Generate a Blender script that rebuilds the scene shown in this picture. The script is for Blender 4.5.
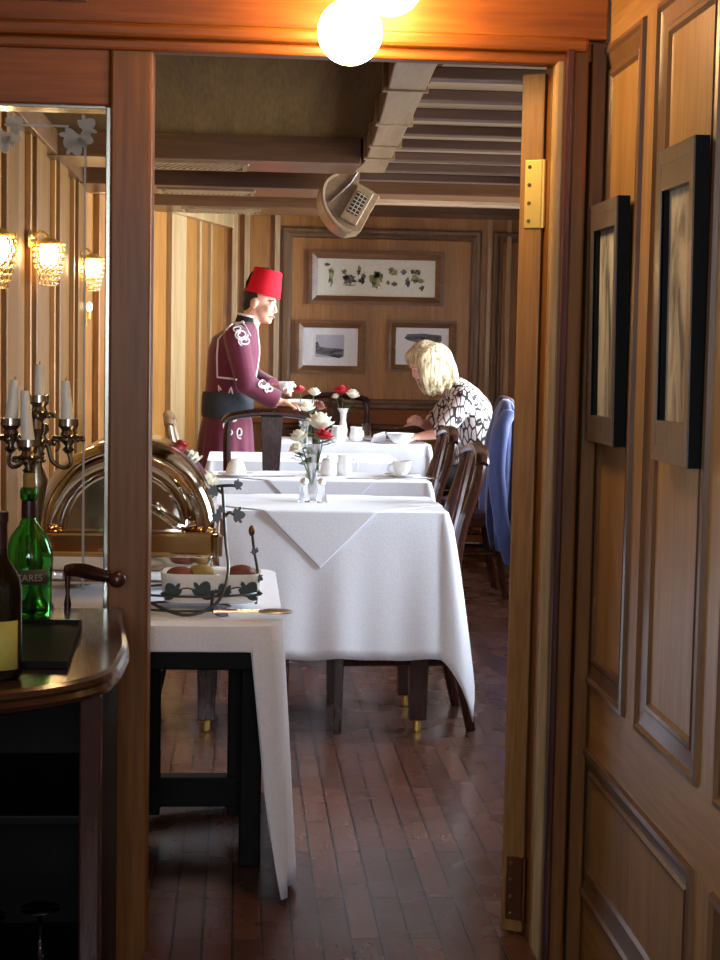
import bpy, bmesh, math, random
from mathutils import Vector, Matrix, Euler
from mathutils.bvhtree import BVHTree
pi, sin, cos = math.pi, math.sin, math.cos
random.seed(7)
S = bpy.context.scene
for o in list(bpy.data.objects): bpy.data.objects.remove(o)
COL = S.collection

# ------------------------------------------------------------ camera
cam_d = bpy.data.cameras.new('camera'); cam = bpy.data.objects.new('camera', cam_d); COL.objects.link(cam)
cam_d.sensor_fit = 'AUTO'; cam_d.sensor_width = 36.0; cam_d.lens = 36.0*1600/960; cam_d.clip_start = 0.05
cam.matrix_world = (Matrix.Translation((0, 0, 1.3)) @ Matrix.Rotation(-math.radians(4.3634), 4, 'Z')
                    @ Matrix.Rotation(pi/2-math.radians(4.5623), 4, 'X') @ Matrix.Rotation(math.radians(1.1), 4, 'Z'))
S.camera = cam
# ------------------------------------------------------------ view, world, light
S.view_settings.view_transform = 'Standard'; S.view_settings.look = 'None'
S.view_settings.gamma = 1; S.view_settings.use_curve_mapping = False
S.view_settings.exposure = 0.0
wd = bpy.data.worlds.new('world'); S.world = wd; wd.use_nodes = True
bg = wd.node_tree.nodes['Background']; bg.inputs[0].default_value = (.72, .84, 1, 1); bg.inputs[1].default_value = 1.0

def area(name, loc, rot, sx, sy, power, col):
    l = bpy.data.lights.new(name, 'AREA'); l.shape = 'RECTANGLE'; l.size = sx; l.size_y = sy
    l.energy = power; l.color = col
    o = bpy.data.objects.new(name, l); o.location = loc; o.rotation_euler = rot; COL.objects.link(o)
    return o
DINING_WIN = [(4.3, 5.7), (6.2, 7.6), (8.1, 9.5)]
for k, (a, b) in enumerate(DINING_WIN):
    area('daylight', (2.30, (a+b)/2, 1.5), (0, pi/2, 0), 1.3, b-a, (165, 200, 340)[k], (.80, .89, 1))
area('daylight', (-2.25, -.1, 1.6), (0, -pi/2, 0), 1.2, 1.6, 78, (.93, .96, 1))
area('daylight', (-.05, -1.72, 1.6), (-pi/2, 0, pi), .95, 1.2, 62, (.78, .88, 1))  # fill light added behind the camera to brighten the cloth fronts

# ------------------------------------------------------------ materials
MATS = {}
def newmat(name):
    m = bpy.data.materials.new(name); m.use_nodes = True; MATS[name] = m
    nt = m.node_tree; return m, nt, nt.nodes['Principled BSDF']
def lin(r, g, b):
    f = lambda c: (c/255/12.92 if c/255 <= .04045 else ((c/255+.055)/1.055)**2.4)
    return (f(r), f(g), f(b), 1)
def plain(name, col, rough=.5, metal=0, spec=.5, bump=0, bscale=60, coat=0, sheen=0):
    m, nt, b = newmat(name)
    b.inputs['Base Color'].default_value = col; b.inputs['Roughness'].default_value = rough
    b.inputs['Metallic'].default_value = metal; b.inputs['Specular IOR Level'].default_value = spec
    b.inputs['Coat Weight'].default_value = coat; b.inputs['Sheen Weight'].default_value = sheen
    tc = nt.nodes.new('ShaderNodeTexCoord'); n = nt.nodes.new('ShaderNodeTexNoise'); n.inputs['Scale'].default_value = bscale
    nt.links.new(tc.outputs['Object'], n.inputs['Vector'])
    if metal < .5:      # slight uneven tone
        hs = nt.nodes.new('ShaderNodeHueSaturation'); hs.inputs['Color'].default_value = col
        mr = nt.nodes.new('ShaderNodeMapRange'); mr.inputs['To Min'].default_value = .9; mr.inputs['To Max'].default_value = 1.1
        nt.links.new(n.outputs['Fac'], mr.inputs['Value']); nt.links.new(mr.outputs[0], hs.inputs['Value'])
        nt.links.new(hs.outputs[0], b.inputs['Base Color'])
    if bump:
        bp = nt.nodes.new('ShaderNodeBump'); bp.inputs['Strength'].default_value = bump; bp.inputs['Distance'].default_value = .004
        nt.links.new(n.outputs['Fac'], bp.inputs['Height']); nt.links.new(bp.outputs[0], b.inputs['Normal'])
    return m
def wood(name, dark, light, rough=.4, axis='Z', scale=1.0, coat=.15, bump=.15, spec=.5):
    m, nt, b = newmat(name); L = nt.links.new; b.inputs['Specular IOR Level'].default_value = spec
    tc = nt.nodes.new('ShaderNodeTexCoord'); mp = nt.nodes.new('ShaderNodeMapping')
    sc = {'X': (.06, 1, 1), 'Y': (1, .06, 1), 'Z': (1, 1, .06)}[axis]
    mp.inputs['Scale'].default_value = [v*scale for v in sc]
    L(tc.outputs['Object'], mp.inputs[0])
    n1 = nt.nodes.new('ShaderNodeTexNoise'); n1.inputs['Scale'].default_value = 9; n1.inputs['Detail'].default_value = 3; n1.inputs['Distortion'].default_value = .6
    n2 = nt.nodes.new('ShaderNodeTexNoise'); n2.inputs['Scale'].default_value = 90; n2.inputs['Detail'].default_value = 4
    L(mp.outputs[0], n1.inputs['Vector']); L(mp.outputs[0], n2.inputs['Vector'])
    ad = nt.nodes.new('ShaderNodeMix'); ad.data_type = 'FLOAT'; ad.inputs[0].default_value = .5
    L(n1.outputs['Fac'], ad.inputs[2]); L(n2.outputs['Fac'], ad.inputs[3])
    cr = nt.nodes.new('ShaderNodeValToRGB'); cr.color_ramp.elements[0].position = .32; cr.color_ramp.elements[1].position = .68
    cr.color_ramp.elements[0].color = dark; cr.color_ramp.elements[1].color = light
    L(ad.outputs[0], cr.inputs[0]); L(cr.outputs[0], b.inputs['Base Color'])
    b.inputs['Roughness'].default_value = rough; b.inputs['Coat Weight'].default_value = coat; b.inputs['Coat Roughness'].default_value = .2
    bp = nt.nodes.new('ShaderNodeBump'); bp.inputs['Strength'].default_value = bump; bp.inputs['Distance'].default_value = .002
    L(n2.outputs['Fac'], bp.inputs['Height']); L(bp.outputs[0], b.inputs['Normal'])
    return m
def emit(name, col, st):
    m, nt, b = newmat(name); b.inputs['Base Color'].default_value = col
    b.inputs['Emission Color'].default_value = col; b.inputs['Emission Strength'].default_value = st; return m
def pane_glass(name, tint=(1, 1, 1, 1), refl=1.0):
    m, nt, b = newmat(name); nt.nodes.remove(b); out = nt.nodes['Material Output']
    t = nt.nodes.new('ShaderNodeBsdfTransparent'); t.inputs[0].default_value = tint
    g = nt.nodes.new('ShaderNodeBsdfGlossy'); g.inputs['Roughness'].default_value = .01
    f = nt.nodes.new('ShaderNodeFresnel'); f.inputs[0].default_value = 1.45
    mu = nt.nodes.new('ShaderNodeMath'); mu.operation = 'MULTIPLY'; mu.inputs[1].default_value = refl
    mx = nt.nodes.new('ShaderNodeMixShader')
    nt.links.new(f.outputs[0], mu.inputs[0]); nt.links.new(mu.outputs[0], mx.inputs[0])
    nt.links.new(t.outputs[0], mx.inputs[1]); nt.links.new(g.outputs[0], mx.inputs[2]); nt.links.new(mx.outputs[0], out.inputs[0])
    return m
def thick_glass(name, col, rough=.02):
    m, nt, b = newmat(name); b.inputs['Base Color'].default_value = col; b.inputs['Transmission Weight'].default_value = 1
    b.inputs['Roughness'].default_value = rough; b.inputs['IOR'].default_value = 1.45; return m

OAK_V = wood('oak_vertical', lin(100, 60, 22), lin(142, 92, 40), .42, 'Z', 1, .04, .15, .3)
OAK_H = wood('oak_horizontal', lin(108, 54, 14), lin(156, 88, 28), .42, 'X', 1, .04, .15, .3)
OAK_Y = wood('oak_along_wall', lin(134, 96, 50), lin(182, 140, 86), .38, 'Y')
OAK_W = wood('oak_panel', lin(134, 98, 52), lin(182, 142, 88), .36, 'Z')
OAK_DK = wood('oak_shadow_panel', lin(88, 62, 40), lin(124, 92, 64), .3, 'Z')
OAK_BACK = wood('oak_golden', lin(128, 80, 34), lin(176, 122, 58), .4, 'Z')
OAK_PALE = wood('oak_pale_strip', lin(150, 118, 76), lin(196, 166, 120), .3, 'Z')
OAK_EDGE = wood('oak_door_edge', lin(112, 76, 36), lin(160, 118, 62), .4, 'Z', 1.6)
CEIL_W = wood('ceiling_wood', lin(62, 43, 14), lin(90, 65, 26), .9, 'Y', 1, 0, .15, .1)
CEIL_B = wood('ceiling_beam_wood', lin(72, 44, 22), lin(106, 70, 38), .35, 'X')
CEIL_L = wood('ceiling_slat_wood', lin(124, 98, 72), lin(158, 130, 102), .3, 'X')
CEIL_D = wood('ceiling_shade_wood', lin(52, 30, 16), lin(78, 48, 28), .5, 'X')  # darker copy of the ceiling wood, shade put into the colour
DUCT_W = wood('duct_wood', lin(108, 82, 54), lin(150, 122, 88), .35, 'Y')
MAHOG = wood('dark_mahogany', lin(36, 18, 14), lin(66, 32, 24), .25, 'Z', 1, .4)
MAHOG_R = wood('red_mahogany', lin(52, 24, 20), lin(84, 40, 32), .28, 'Z', 1, .4)
LT_CHAIR = wood('pale_chair_wood', lin(110, 84, 56), lin(150, 120, 84), .3, 'Z')
EBONY = wood('ebony_black', lin(8, 6, 5), lin(18, 12, 9), .5, 'Z', 1, .0, .15, .15)
OAK_LEFT = wood('oak_left_panel', lin(84, 52, 14), lin(124, 84, 30), .45, 'Z', 1, .03, .15, .3)
SIDE_TOP = wood('sideboard_top_wood', lin(34, 20, 14), lin(74, 46, 30), .16, 'X', 1, .6, .05)
PIC_DK = wood('dark_picture_frame', lin(80, 71, 64), lin(108, 97, 88), .3, 'Z')
PIC_BN = wood('brown_picture_frame', lin(98, 66, 38), lin(140, 98, 60), .4, 'X')
BRASS = plain('brass', (1, .74, .22, 1), .4, 1)
BRASS_OLD = plain('aged_brass', (.20, .09, .04, 1), .4, 1)
SILVER = plain('polished_silver', (.85, .83, .78, 1), .1, 1)
SILVER_O = plain('antique_silver', (.42, .40, .34, 1), .24, 1)
CHAFE = plain('polished_steel_dome', (.74, .69, .60, 1), .09, 1)
CHAFE_B = plain('brass_band', (.62, .40, .16, 1), .15, 1)
IRON = plain('wrought_iron', (.09, .10, .10, 1), .35, .7)
PANE = pane_glass('clear_pane')
PICGL = pane_glass('picture_glass', (1, 1, 1, 1), .35)
CRYSTAL = thick_glass('crystal', (.96, .98, 1, 1))
FROSTED = thick_glass('pale_vase_glass', (.97, .98, 1, 1), .3)
GREEN_GL = thick_glass('green_bottle_glass', (.22, .78, .28, 1))
DARK_GL = thick_glass('dark_bottle_glass', (.03, .05, .03, 1))
LINEN = plain('white_linen', lin(232, 234, 243), .8, 0, .3, .12, 160, 0, .2)
PORC = plain('white_porcelain', lin(242, 242, 240), .15, 0, .5)
WAX = plain('candle_wax', lin(240, 238, 222), .45)
def frost():
    m, nt, b = newmat('etched_frost'); nt.nodes.remove(b); d = nt.nodes.new('ShaderNodeBsdfDiffuse'); t = nt.nodes.new('ShaderNodeBsdfTranslucent'); mx = nt.nodes.new('ShaderNodeMixShader'); m2 = nt.nodes.new('ShaderNodeMixShader'); tr = nt.nodes.new('ShaderNodeBsdfTransparent'); m2.inputs[0].default_value = .6
    d.inputs[0].default_value = t.inputs[0].default_value = (.75, .74, .68, 1); nt.links.new(d.outputs[0], mx.inputs[1]); nt.links.new(t.outputs[0], mx.inputs[2]); nt.links.new(tr.outputs[0], m2.inputs[1]); nt.links.new(mx.outputs[0], m2.inputs[2]); nt.links.new(m2.outputs[0], nt.nodes['Material Output'].inputs[0]); return m
ETCH = frost()
FEZ_RED = plain('red_felt', lin(205, 24, 40), .85, 0, .2, .2, 300)
MAROON = plain('maroon_cloth', lin(96, 26, 50), .8, 0, .3, .15, 200, 0, .3)
SASH = plain('charcoal_sash', lin(50, 54, 62), .7, 0, .3, .4, 60)
BLACK_C = plain('black_cloth', lin(22, 20, 22), .85)
WHITE_B = plain('white_braid', lin(226, 218, 216), .7)
SKIN = plain('skin', lin(214, 160, 132), .5)
SKIN_W = plain('fair_skin', lin(226, 166, 146), .5)
HAIR_DK = plain('dark_hair', lin(34, 24, 20), .55, 0, .4, .5, 120)
BLUE_C = plain('blue_jacket_cloth', lin(62, 74, 122), .75, 0, .3, .2, 120, 0, .3)
BROWN_C = plain('dark_brown_jacket_cloth', lin(58, 38, 46), .8, 0, .3, .2, 120)
SLATE = plain('black_slate', lin(8, 8, 8), .6, 0, .15)
CORK = plain('cork', lin(150, 122, 62), .8)
FOIL = plain('dark_foil', lin(50, 16, 14), .35)
LABEL_Y = plain('yellow_label', lin(186, 172, 80), .6)
LABEL_D = plain('grey_label', lin(74, 72, 58), .6)
LABEL_T = plain('label_print', lin(170, 166, 150), .6)
RED_P = plain('red_petal', lin(170, 16, 26), .6)
WHITE_P = plain('cream_petal', lin(240, 236, 214), .6)
BROWN_P = plain('russet_petal', lin(118, 62, 42), .6)
LEAFG = plain('green_leaf', lin(70, 96, 48), .55)
VINE = plain('painted_vine_leaf', lin(30, 44, 40), .4)
EYE_W = plain('eye_white', lin(225, 220, 214), .3)
EYE_D = plain('eye_iris', lin(40, 26, 20), .2)
LIP = plain('lip', lin(176, 92, 88), .5)
SCREW = plain('screw_head', (.18, .12, .03, 1), .4, 1)
VENT_D = plain('vent_shadow', lin(26, 20, 14), .7)
VENT_L = plain('vent_slat', lin(176, 158, 128), .4)
GLOBE = emit('lit_globe', (1, .66, .30, 1), 62)
BULB = emit('lit_bulb', (1, .72, .34, 1), 60)
TINY = emit('small_lit_bulb', (1, .8, .5, 1), 14)
BEAD = thick_glass('amber_crystal_bead', (1, .86, .6, 1), .05)

def hair_mat(name, dark, light):
    m, nt, b = newmat(name); L = nt.links.new
    tc = nt.nodes.new('ShaderNodeTexCoord'); mp = nt.nodes.new('ShaderNodeMapping'); mp.inputs['Scale'].default_value = (60, 90, 9)
    mp.inputs['Rotation'].default_value = (0, .5, 0)
    n = nt.nodes.new('ShaderNodeTexNoise'); n.inputs['Scale'].default_value = 1; n.inputs['Detail'].default_value = 3
    cr = nt.nodes.new('ShaderNodeValToRGB'); cr.color_ramp.elements[0].position = .35; cr.color_ramp.elements[1].position = .65
    cr.color_ramp.elements[0].color = dark; cr.color_ramp.elements[1].color = light
    L(tc.outputs['Object'], mp.inputs[0]); L(mp.outputs[0], n.inputs['Vector']); L(n.outputs['Fac'], cr.inputs[0]); L(cr.outputs[0], b.inputs['Base Color'])
    bp = nt.nodes.new('ShaderNodeBump'); bp.inputs['Strength'].default_value = .6; bp.inputs['Distance'].default_value = .006
    L(n.outputs['Fac'], bp.inputs['Height']); L(bp.outputs[0], b.inputs['Normal']); b.inputs['Roughness'].default_value = .42
    return m
BLONDE = hair_mat('blonde_hair', lin(120, 98, 66), lin(214, 196, 158))
def leaf_print():
    m, nt, b = newmat('leaf_print_fabric'); L = nt.links.new
    tc = nt.nodes.new('ShaderNodeTexCoord'); mp = nt.nodes.new('ShaderNodeMapping')
    mp.inputs['Scale'].default_value = (36, 36, 13); mp.inputs['Rotation'].default_value = (0, .55, 0)
    v = nt.nodes.new('ShaderNodeTexVoronoi'); v.feature = 'DISTANCE_TO_EDGE'; v.inputs['Scale'].default_value = 1
    cr = nt.nodes.new('ShaderNodeValToRGB'); cr.color_ramp.elements[0].position = .075; cr.color_ramp.elements[1].position = .125
    cr.color_ramp.elements[0].color = lin(24, 20, 22); cr.color_ramp.elements[1].color = lin(206, 192, 188)
    L(tc.outputs['Object'], mp.inputs[0]); L(mp.outputs[0], v.inputs['Vector']); L(v.outputs['Distance'], cr.inputs[0])
    L(cr.outputs[0], b.inputs['Base Color']); b.inputs['Roughness'].default_value = .7
    return m
LEAFPRINT = leaf_print()
def floor_mat():
    m, nt, b = newmat('floor_boards'); L = nt.links.new
    tc = nt.nodes.new('ShaderNodeTexCoord'); sp = nt.nodes.new('ShaderNodeSeparateXYZ'); cb = nt.nodes.new('ShaderNodeCombineXYZ')
    L(tc.outputs['Object'], sp.inputs[0]); L(sp.outputs['Y'], cb.inputs['X']); L(sp.outputs['X'], cb.inputs['Y'])
    br = nt.nodes.new('ShaderNodeTexBrick'); br.inputs['Scale'].default_value = 1; br.offset = .43; br.inputs['Brick Width'].default_value = .62
    br.inputs['Row Height'].default_value = .066; br.inputs['Mortar Size'].default_value = .003; br.inputs['Mortar Smooth'].default_value = .3
    br.inputs['Color1'].default_value = lin(84, 52, 40); br.inputs['Color2'].default_value = lin(112, 74, 58); br.inputs['Mortar'].default_value = lin(24, 14, 10)
    L(cb.outputs[0], br.inputs['Vector'])
    mp = nt.nodes.new('ShaderNodeMapping'); mp.inputs['Scale'].default_value = (40, 3, 1); L(tc.outputs['Object'], mp.inputs[0])
    n = nt.nodes.new('ShaderNodeTexNoise'); n.inputs['Scale'].default_value = 1.4; n.inputs['Detail'].default_value = 4; L(mp.outputs[0], n.inputs['Vector'])
    mx = nt.nodes.new('ShaderNodeMix'); mx.data_type = 'RGBA'; mx.blend_type = 'MULTIPLY'; mx.inputs[0].default_value = .6
    cr = nt.nodes.new('ShaderNodeValToRGB'); cr.color_ramp.elements[0].color = (.55, .5, .45, 1); cr.color_ramp.elements[1].color = (1.2, 1.15, 1.1, 1)
    L(n.outputs['Fac'], cr.inputs[0]); L(br.outputs['Color'], mx.inputs[6]); L(cr.outputs[0], mx.inputs[7]); L(mx.outputs[2], b.inputs['Base Color'])
    n2 = nt.nodes.new('ShaderNodeTexNoise'); n2.inputs['Scale'].default_value = 5; L(tc.outputs['Object'], n2.inputs['Vector'])
    mr = nt.nodes.new('ShaderNodeMapRange'); mr.inputs['To Min'].default_value = .18; mr.inputs['To Max'].default_value = .36
    L(n2.outputs['Fac'], mr.inputs['Value']); L(mr.outputs[0], b.inputs['Roughness'])
    bp = nt.nodes.new('ShaderNodeBump'); bp.inputs['Strength'].default_value = .35; bp.inputs['Distance'].default_value = .003; bp.invert = True
    L(br.outputs['Fac'], bp.inputs['Height']); L(bp.outputs[0], b.inputs['Normal'])
    return m
FLOOR = floor_mat()
def drawing(name, paper, ink, scale, lo, hi, stretch=(1, 1, 1)):
    m, nt, b = newmat(name); L = nt.links.new
    tc = nt.nodes.new('ShaderNodeTexCoord'); mp = nt.nodes.new('ShaderNodeMapping'); mp.inputs['Scale'].default_value = stretch
    n = nt.nodes.new('ShaderNodeTexNoise'); n.inputs['Scale'].default_value = scale; n.inputs['Detail'].default_value = 6; n.inputs['Distortion'].default_value = .8
    cr = nt.nodes.new('ShaderNodeValToRGB'); cr.color_ramp.elements[0].position = lo; cr.color_ramp.elements[1].position = hi
    cr.color_ramp.elements[0].color = ink; cr.color_ramp.elements[1].color = paper
    L(tc.outputs['Object'], mp.inputs[0]); L(mp.outputs[0], n.inputs['Vector']); L(n.outputs['Fac'], cr.inputs[0]); L(cr.outputs[0], b.inputs['Base Color'])
    b.inputs['Roughness'].default_value = .8
    return m
MATTE = plain('cream_mat_board', lin(250, 247, 232), .9)
MATTE_W = plain('white_mat_board', lin(250, 250, 252), .9)
INK_G = drawing('botanical_green_wash', lin(196, 194, 140), lin(66, 84, 50), 30, .35, .65)
INK_D = drawing('botanical_dark_wash', lin(150, 150, 140), lin(50, 58, 54), 40, .35, .65)
PHOTO = drawing('grey_photo_print', lin(150, 150, 158), lin(36, 36, 42), 14, .3, .7, (1, 1, 3))
SKETCH = drawing('pale_figure_sketch', lin(196, 186, 164), lin(104, 100, 92), 7, .34, .56, (1, 2.2, .9))
SKETCH2 = drawing('pale_grey_sketch', lin(190, 190, 186), lin(86, 90, 92), 8, .36, .56, (1, 3, .7))

# ------------------------------------------------------------ geometry helpers
ORG = {}
class G:
    def __init__(s): s.b = bmesh.new()
    def quad(s, vs): return s.b.faces.new(vs)
    def box(s, x0, x1, y0, y1, z0, z1):
        v = [s.b.verts.new((x, y, z)) for x in (x0, x1) for y in (y0, y1) for z in (z0, z1)]
        for f in ((0, 1, 3, 2), (4, 6, 7, 5), (0, 4, 5, 1), (2, 3, 7, 6), (0, 2, 6, 4), (1, 5, 7, 3)): s.b.faces.new([v[i] for i in f])
        return s
    def obox(s, c, size, rot=None):
        c = Vector(c); R = rot if rot is not None else Matrix.Identity(3)
        v = [s.b.verts.new(c + R @ Vector((i*size[0]/2, j*size[1]/2, k*size[2]/2))) for i in (-1, 1) for j in (-1, 1) for k in (-1, 1)]
        for f in ((0, 1, 3, 2), (4, 6, 7, 5), (0, 4, 5, 1), (2, 3, 7, 6), (0, 2, 6, 4), (1, 5, 7, 3)): s.b.faces.new([v[i] for i in f])
        return s
    def loft(s, rings, closed=True, cap=True):
        R = [[s.b.verts.new(p) for p in r] for r in rings]; n = len(R[0])
        for a, b in zip(R, R[1:]):
            for i in range(n if closed else n-1):
                j = (i+1) % n
                try: s.b.faces.new((a[i], a[j], b[j], b[i]))
                except ValueError: pass
        if cap and closed:
            s.b.faces.new(R[0][::-1]); s.b.faces.new(R[-1])
        return s
    def tube(s, pts, r, seg=8, cap=True, flat=1.0):
        pts = [Vector(p) for p in pts]; n = len(pts)
        rr = r if isinstance(r, (list, tuple)) else [r]*n
        rings = []; up = None
        for i, p in enumerate(pts):
            t = (pts[min(i+1, n-1)] - pts[max(i-1, 0)])
            t = t.normalized() if t.length > 1e-9 else Vector((0, 0, 1))
            if up is None:
                up = Vector((0, 0, 1)) if abs(t.z) < .9 else Vector((1, 0, 0))
            a = t.cross(up); a = a.normalized() if a.length > 1e-6 else t.orthogonal().normalized()
            b = a.cross(t).normalized(); up = b
            rings.append([p + a*cos(2*pi*k/seg)*rr[i] + b*sin(2*pi*k/seg)*rr[i]*flat for k in range(seg)])
        return s.loft(rings, True, cap)
    def lathe(s, prof, c=(0, 0, 0), seg=24, M=None, cap=True):
        c = Vector(c); rings = []
        for r, z in prof:
            r = max(r, .0003)
            ring = [Vector((r*cos(2*pi*k/seg), r*sin(2*pi*k/seg), z)) for k in range(seg)]
            rings.append([c + (M @ p if M is not None else p) for p in ring])
        return s.loft(rings, True, cap)
    def ell(s, c, r, M=None, u=16, v=10):
        if not isinstance(r, (tuple, list)): r = (r, r, r)
        c = Vector(c); rings = []
        for j in range(v+1):
            a = -pi/2 + pi*(j if 0 < j < v else (.02 if j == 0 else v-.02))/v
            ring = [Vector((r[0]*cos(a)*cos(2*pi*k/u), r[1]*cos(a)*sin(2*pi*k/u), r[2]*sin(a))) for k in range(u)]
            rings.append([c + (M @ p if M is not None else p) for p in ring])
        return s.loft(rings)
    def caps(s, p0, p1, r0, r1, seg=14):
        p0, p1 = Vector(p0), Vector(p1)
        s.tube([p0, p1], [r0, r1], seg); s.ell(p0, r0, None, seg, 8); s.ell(p1, r1, None, seg, 8); return s
    def prism(s, pts, d):
        d = Vector(d); return s.loft([[Vector(p) for p in pts], [Vector(p)+d for p in pts]])
    def frame(s, o, u, v, n, w, h, prof, close=True):
        """mitred frame: prof = (inset, height) pairs, swept round a w x h rectangle"""
        o, u, v, n = Vector(o), Vector(u), Vector(v), Vector(n); rs = []
        for i, t in prof:
            rs.append([o+u*i+v*i+n*t, o+u*(w-i)+v*i+n*t, o+u*(w-i)+v*(h-i)+n*t, o+u*i+v*(h-i)+n*t])
        if close: rs.append(rs[0])
        return s.loft(rs, True, False)
    def out(s, name, mat, parent=None, smooth=35, bev=0, solid=0, sub=0):
        bmesh.ops.remove_doubles(s.b, verts=s.b.verts, dist=1e-6)
        bmesh.ops.recalc_face_normals(s.b, faces=s.b.faces)
        if parent is not None and parent.name in ORG: bmesh.ops.translate(s.b, vec=-ORG[parent.name], verts=s.b.verts)
        me = bpy.data.meshes.new(name); s.b.to_mesh(me); s.b.free()
        if mat is not None: me.materials.append(mat)
        o = bpy.data.objects.new(name, me); COL.objects.link(o)
        if smooth:
            me.polygons.foreach_set('use_smooth', [True]*len(me.polygons)); me.set_sharp_from_angle(angle=math.radians(smooth))
        if bev:
            md = o.modifiers.new('bevel', 'BEVEL'); md.width = bev; md.segments = 2; md.limit_method = 'ANGLE'; md.angle_limit = math.radians(40)
        if solid:
            md = o.modifiers.new('thick', 'SOLIDIFY'); md.thickness = solid; md.offset = 0
        if sub:
            md = o.modifiers.new('sub', 'SUBSURF'); md.levels = sub; md.render_levels = sub
        if parent is not None:
            o.parent = parent; ORG[o.name] = ORG.get(parent.name, Vector((0, 0, 0)))
        else: ORG[o.name] = Vector((0, 0, 0))
        return o
def struct(o): o['kind'] = 'structure'; return o
def tag(o, label, cat, group=None):
    o['label'] = label; o['category'] = cat
    if group: o['group'] = group
    return o
def thing(name, label, cat, loc=(0, 0, 0), group=None):
    o = bpy.data.objects.new(name, None); o.empty_display_size = .05; COL.objects.link(o); o.location = loc
    ORG[o.name] = Vector(loc); return tag(o, label, cat, group)
def copy_tree(o, parent=None):
    c = o.copy(); COL.objects.link(c)
    if parent is not None: c.parent = parent
    for ch in [q for q in bpy.data.objects if q.parent == o]: copy_tree(ch, c)
    return c
def B(x0, x1, y0, y1, z0, z1, name, mat, parent=None, bev=.004): return G().box(x0, x1, y0, y1, z0, z1).out(name, mat, parent, 0, bev)
def bake(o):
    dg = bpy.context.evaluated_depsgraph_get(); dg.update()
    me = bpy.data.meshes.new_from_object(o.evaluated_get(dg)); me.name = o.name
    me.polygons.foreach_set('use_smooth', [True]*len(me.polygons)); o.modifiers.clear(); o.data = me; return o
def blob(g, name, mat, parent, voxel=.008, it=6):
    o = g.out(name, mat, parent, 0)
    md = o.modifiers.new('r', 'REMESH'); md.mode = 'VOXEL'; md.voxel_size = voxel
    sm = o.modifiers.new('s', 'SMOOTH'); sm.iterations = it; sm.factor = .5
    return bake(o)
def bez(pts, n=8):
    """smooth polyline through points"""
    P = [Vector(p) for p in pts]; res = []
    for i in range(len(P)-1):
        p0, p1, p2, p3 = P[max(i-1, 0)], P[i], P[i+1], P[min(i+2, len(P)-1)]
        for k in range(n):
            t = k/n
            res.append(.5*((2*p1)+(p2-p0)*t+(2*p0-5*p1+4*p2-p3)*t*t+(3*p1-p0-3*p2+p3)*t**3))
    res.append(P[-1]); return res

# ============================================================ SETTING
CZ = 2.2
fl = struct(B(-2.2, 2.3, 3.43, 10.9, -.1, 0, 'floor', FLOOR, None, 0)); B(-.19, .656, 3.30, 3.43, -.1, 0, 'threshold', FLOOR, fl, 0)
struct(B(-2.2, .9, -1.6, 3.43, -.2, -.1, 'floor', FLOOR, None, 0))
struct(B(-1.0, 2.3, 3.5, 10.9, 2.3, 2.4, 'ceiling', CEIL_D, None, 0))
struct(B(-2.2, .9, -1.6, 3.5, 2.6, 2.7, 'ceiling', OAK_H, None, 0))
# flush dark ceiling panel on the left and plain boards at the far end
struct(B(-.9, .62, 3.5, 6.84, CZ, 2.3, 'ceiling_panel', CEIL_W, None, 0))
# left soffits, each with a deep face towards the door
for k, (a, b) in enumerate(((6.84, 7.25), (7.95, 8.4), (9.05, 9.5))):
    struct(B(-.9, .5, a, b, 2.095, 2.3, 'trim_%d' % (k+1), CEIL_B))
# right hand ceiling slats; dark joists paint in the shaded gaps
struct(B(.62, 2.1, 3.5, 8.45, CZ, 2.3, 'ceiling_boards', CEIL_L, None, 0))
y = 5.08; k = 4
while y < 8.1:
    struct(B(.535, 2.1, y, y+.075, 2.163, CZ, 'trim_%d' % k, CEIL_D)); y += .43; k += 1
struct(B(.3, 2.1, 8.45, 8.75, 2.13, 2.3, 'trim_%d' % k, CEIL_B)); k += 1
struct(B(.3, 2.1, 9.3, 9.42, 2.16, 2.3, 'trim_%d' % k, CEIL_L)); k += 1
struct(B(-.3, 2.1, 10.35, 10.7, 2.2, 2.3, 'trim_%d' % k, CEIL_B)); k += 1
# dining room walls
wl = struct(B(-1.0, -.82, 3.5, 8.62, 0, 2.3, 'wall_left', OAK_LEFT, None, 0))
y = 3.9
while y < 8.4:
    B(-.82, -.785, y, y+.30, .12, 2.1, 'pilaster', OAK_LEFT, wl)
    B(-.82, -.798, y-.09, y-.05, .12, 2.1, 'panel_bead', OAK_BACK, wl, .002)
    B(-.82, -.798, y+.36, y+.40, .12, 2.1, 'panel_bead', OAK_BACK, wl, .002)
    y += .80
B(-.82, -.77, 3.5, 8.62, 2.1, 2.2, 'cornice', CEIL_B, wl); B(-.82, -.80, 3.5, 8.62, 0, .12, 'skirting', OAK_H, wl)
# angled corner wall
A0, A1 = Vector((-.82, 8.42, 0)), Vector((-.10, 10.75, 0)); ad = (A1-A0).normalized(); an = Vector((ad.y, -ad.x, 0)); al = (A1-A0).length
RA = Matrix((ad, -an, Vector((0, 0, 1)))).transposed()
def abox(t0, t1, h0, h1, z0, z1, name, mat, parent=None, bev=.003):
    c = A0 + ad*(t0+t1)/2 + an*(h0+h1)/2 + Vector((0, 0, (z0+z1)/2))
    return G().obox(c, (t1-t0, h1-h0, z1-z0), RA).out(name, mat, parent, 0, bev)
wc = struct(abox(0, al, -.12, 0, 0, 2.3, 'wall_corner', OAK_BACK))
for t, m in ((.15, OAK_BACK), (1.28, OAK_PALE)): abox(t, t+.26, 0, .035, .1, 2.1, 'pilaster', m, wc)
for t in (.52, .60, .86, .98, 1.84, 2.06): abox(t, t+.035, 0, .02, .1, 2.1, 'panel_bead', OAK_PALE, wc, .002)
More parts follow.
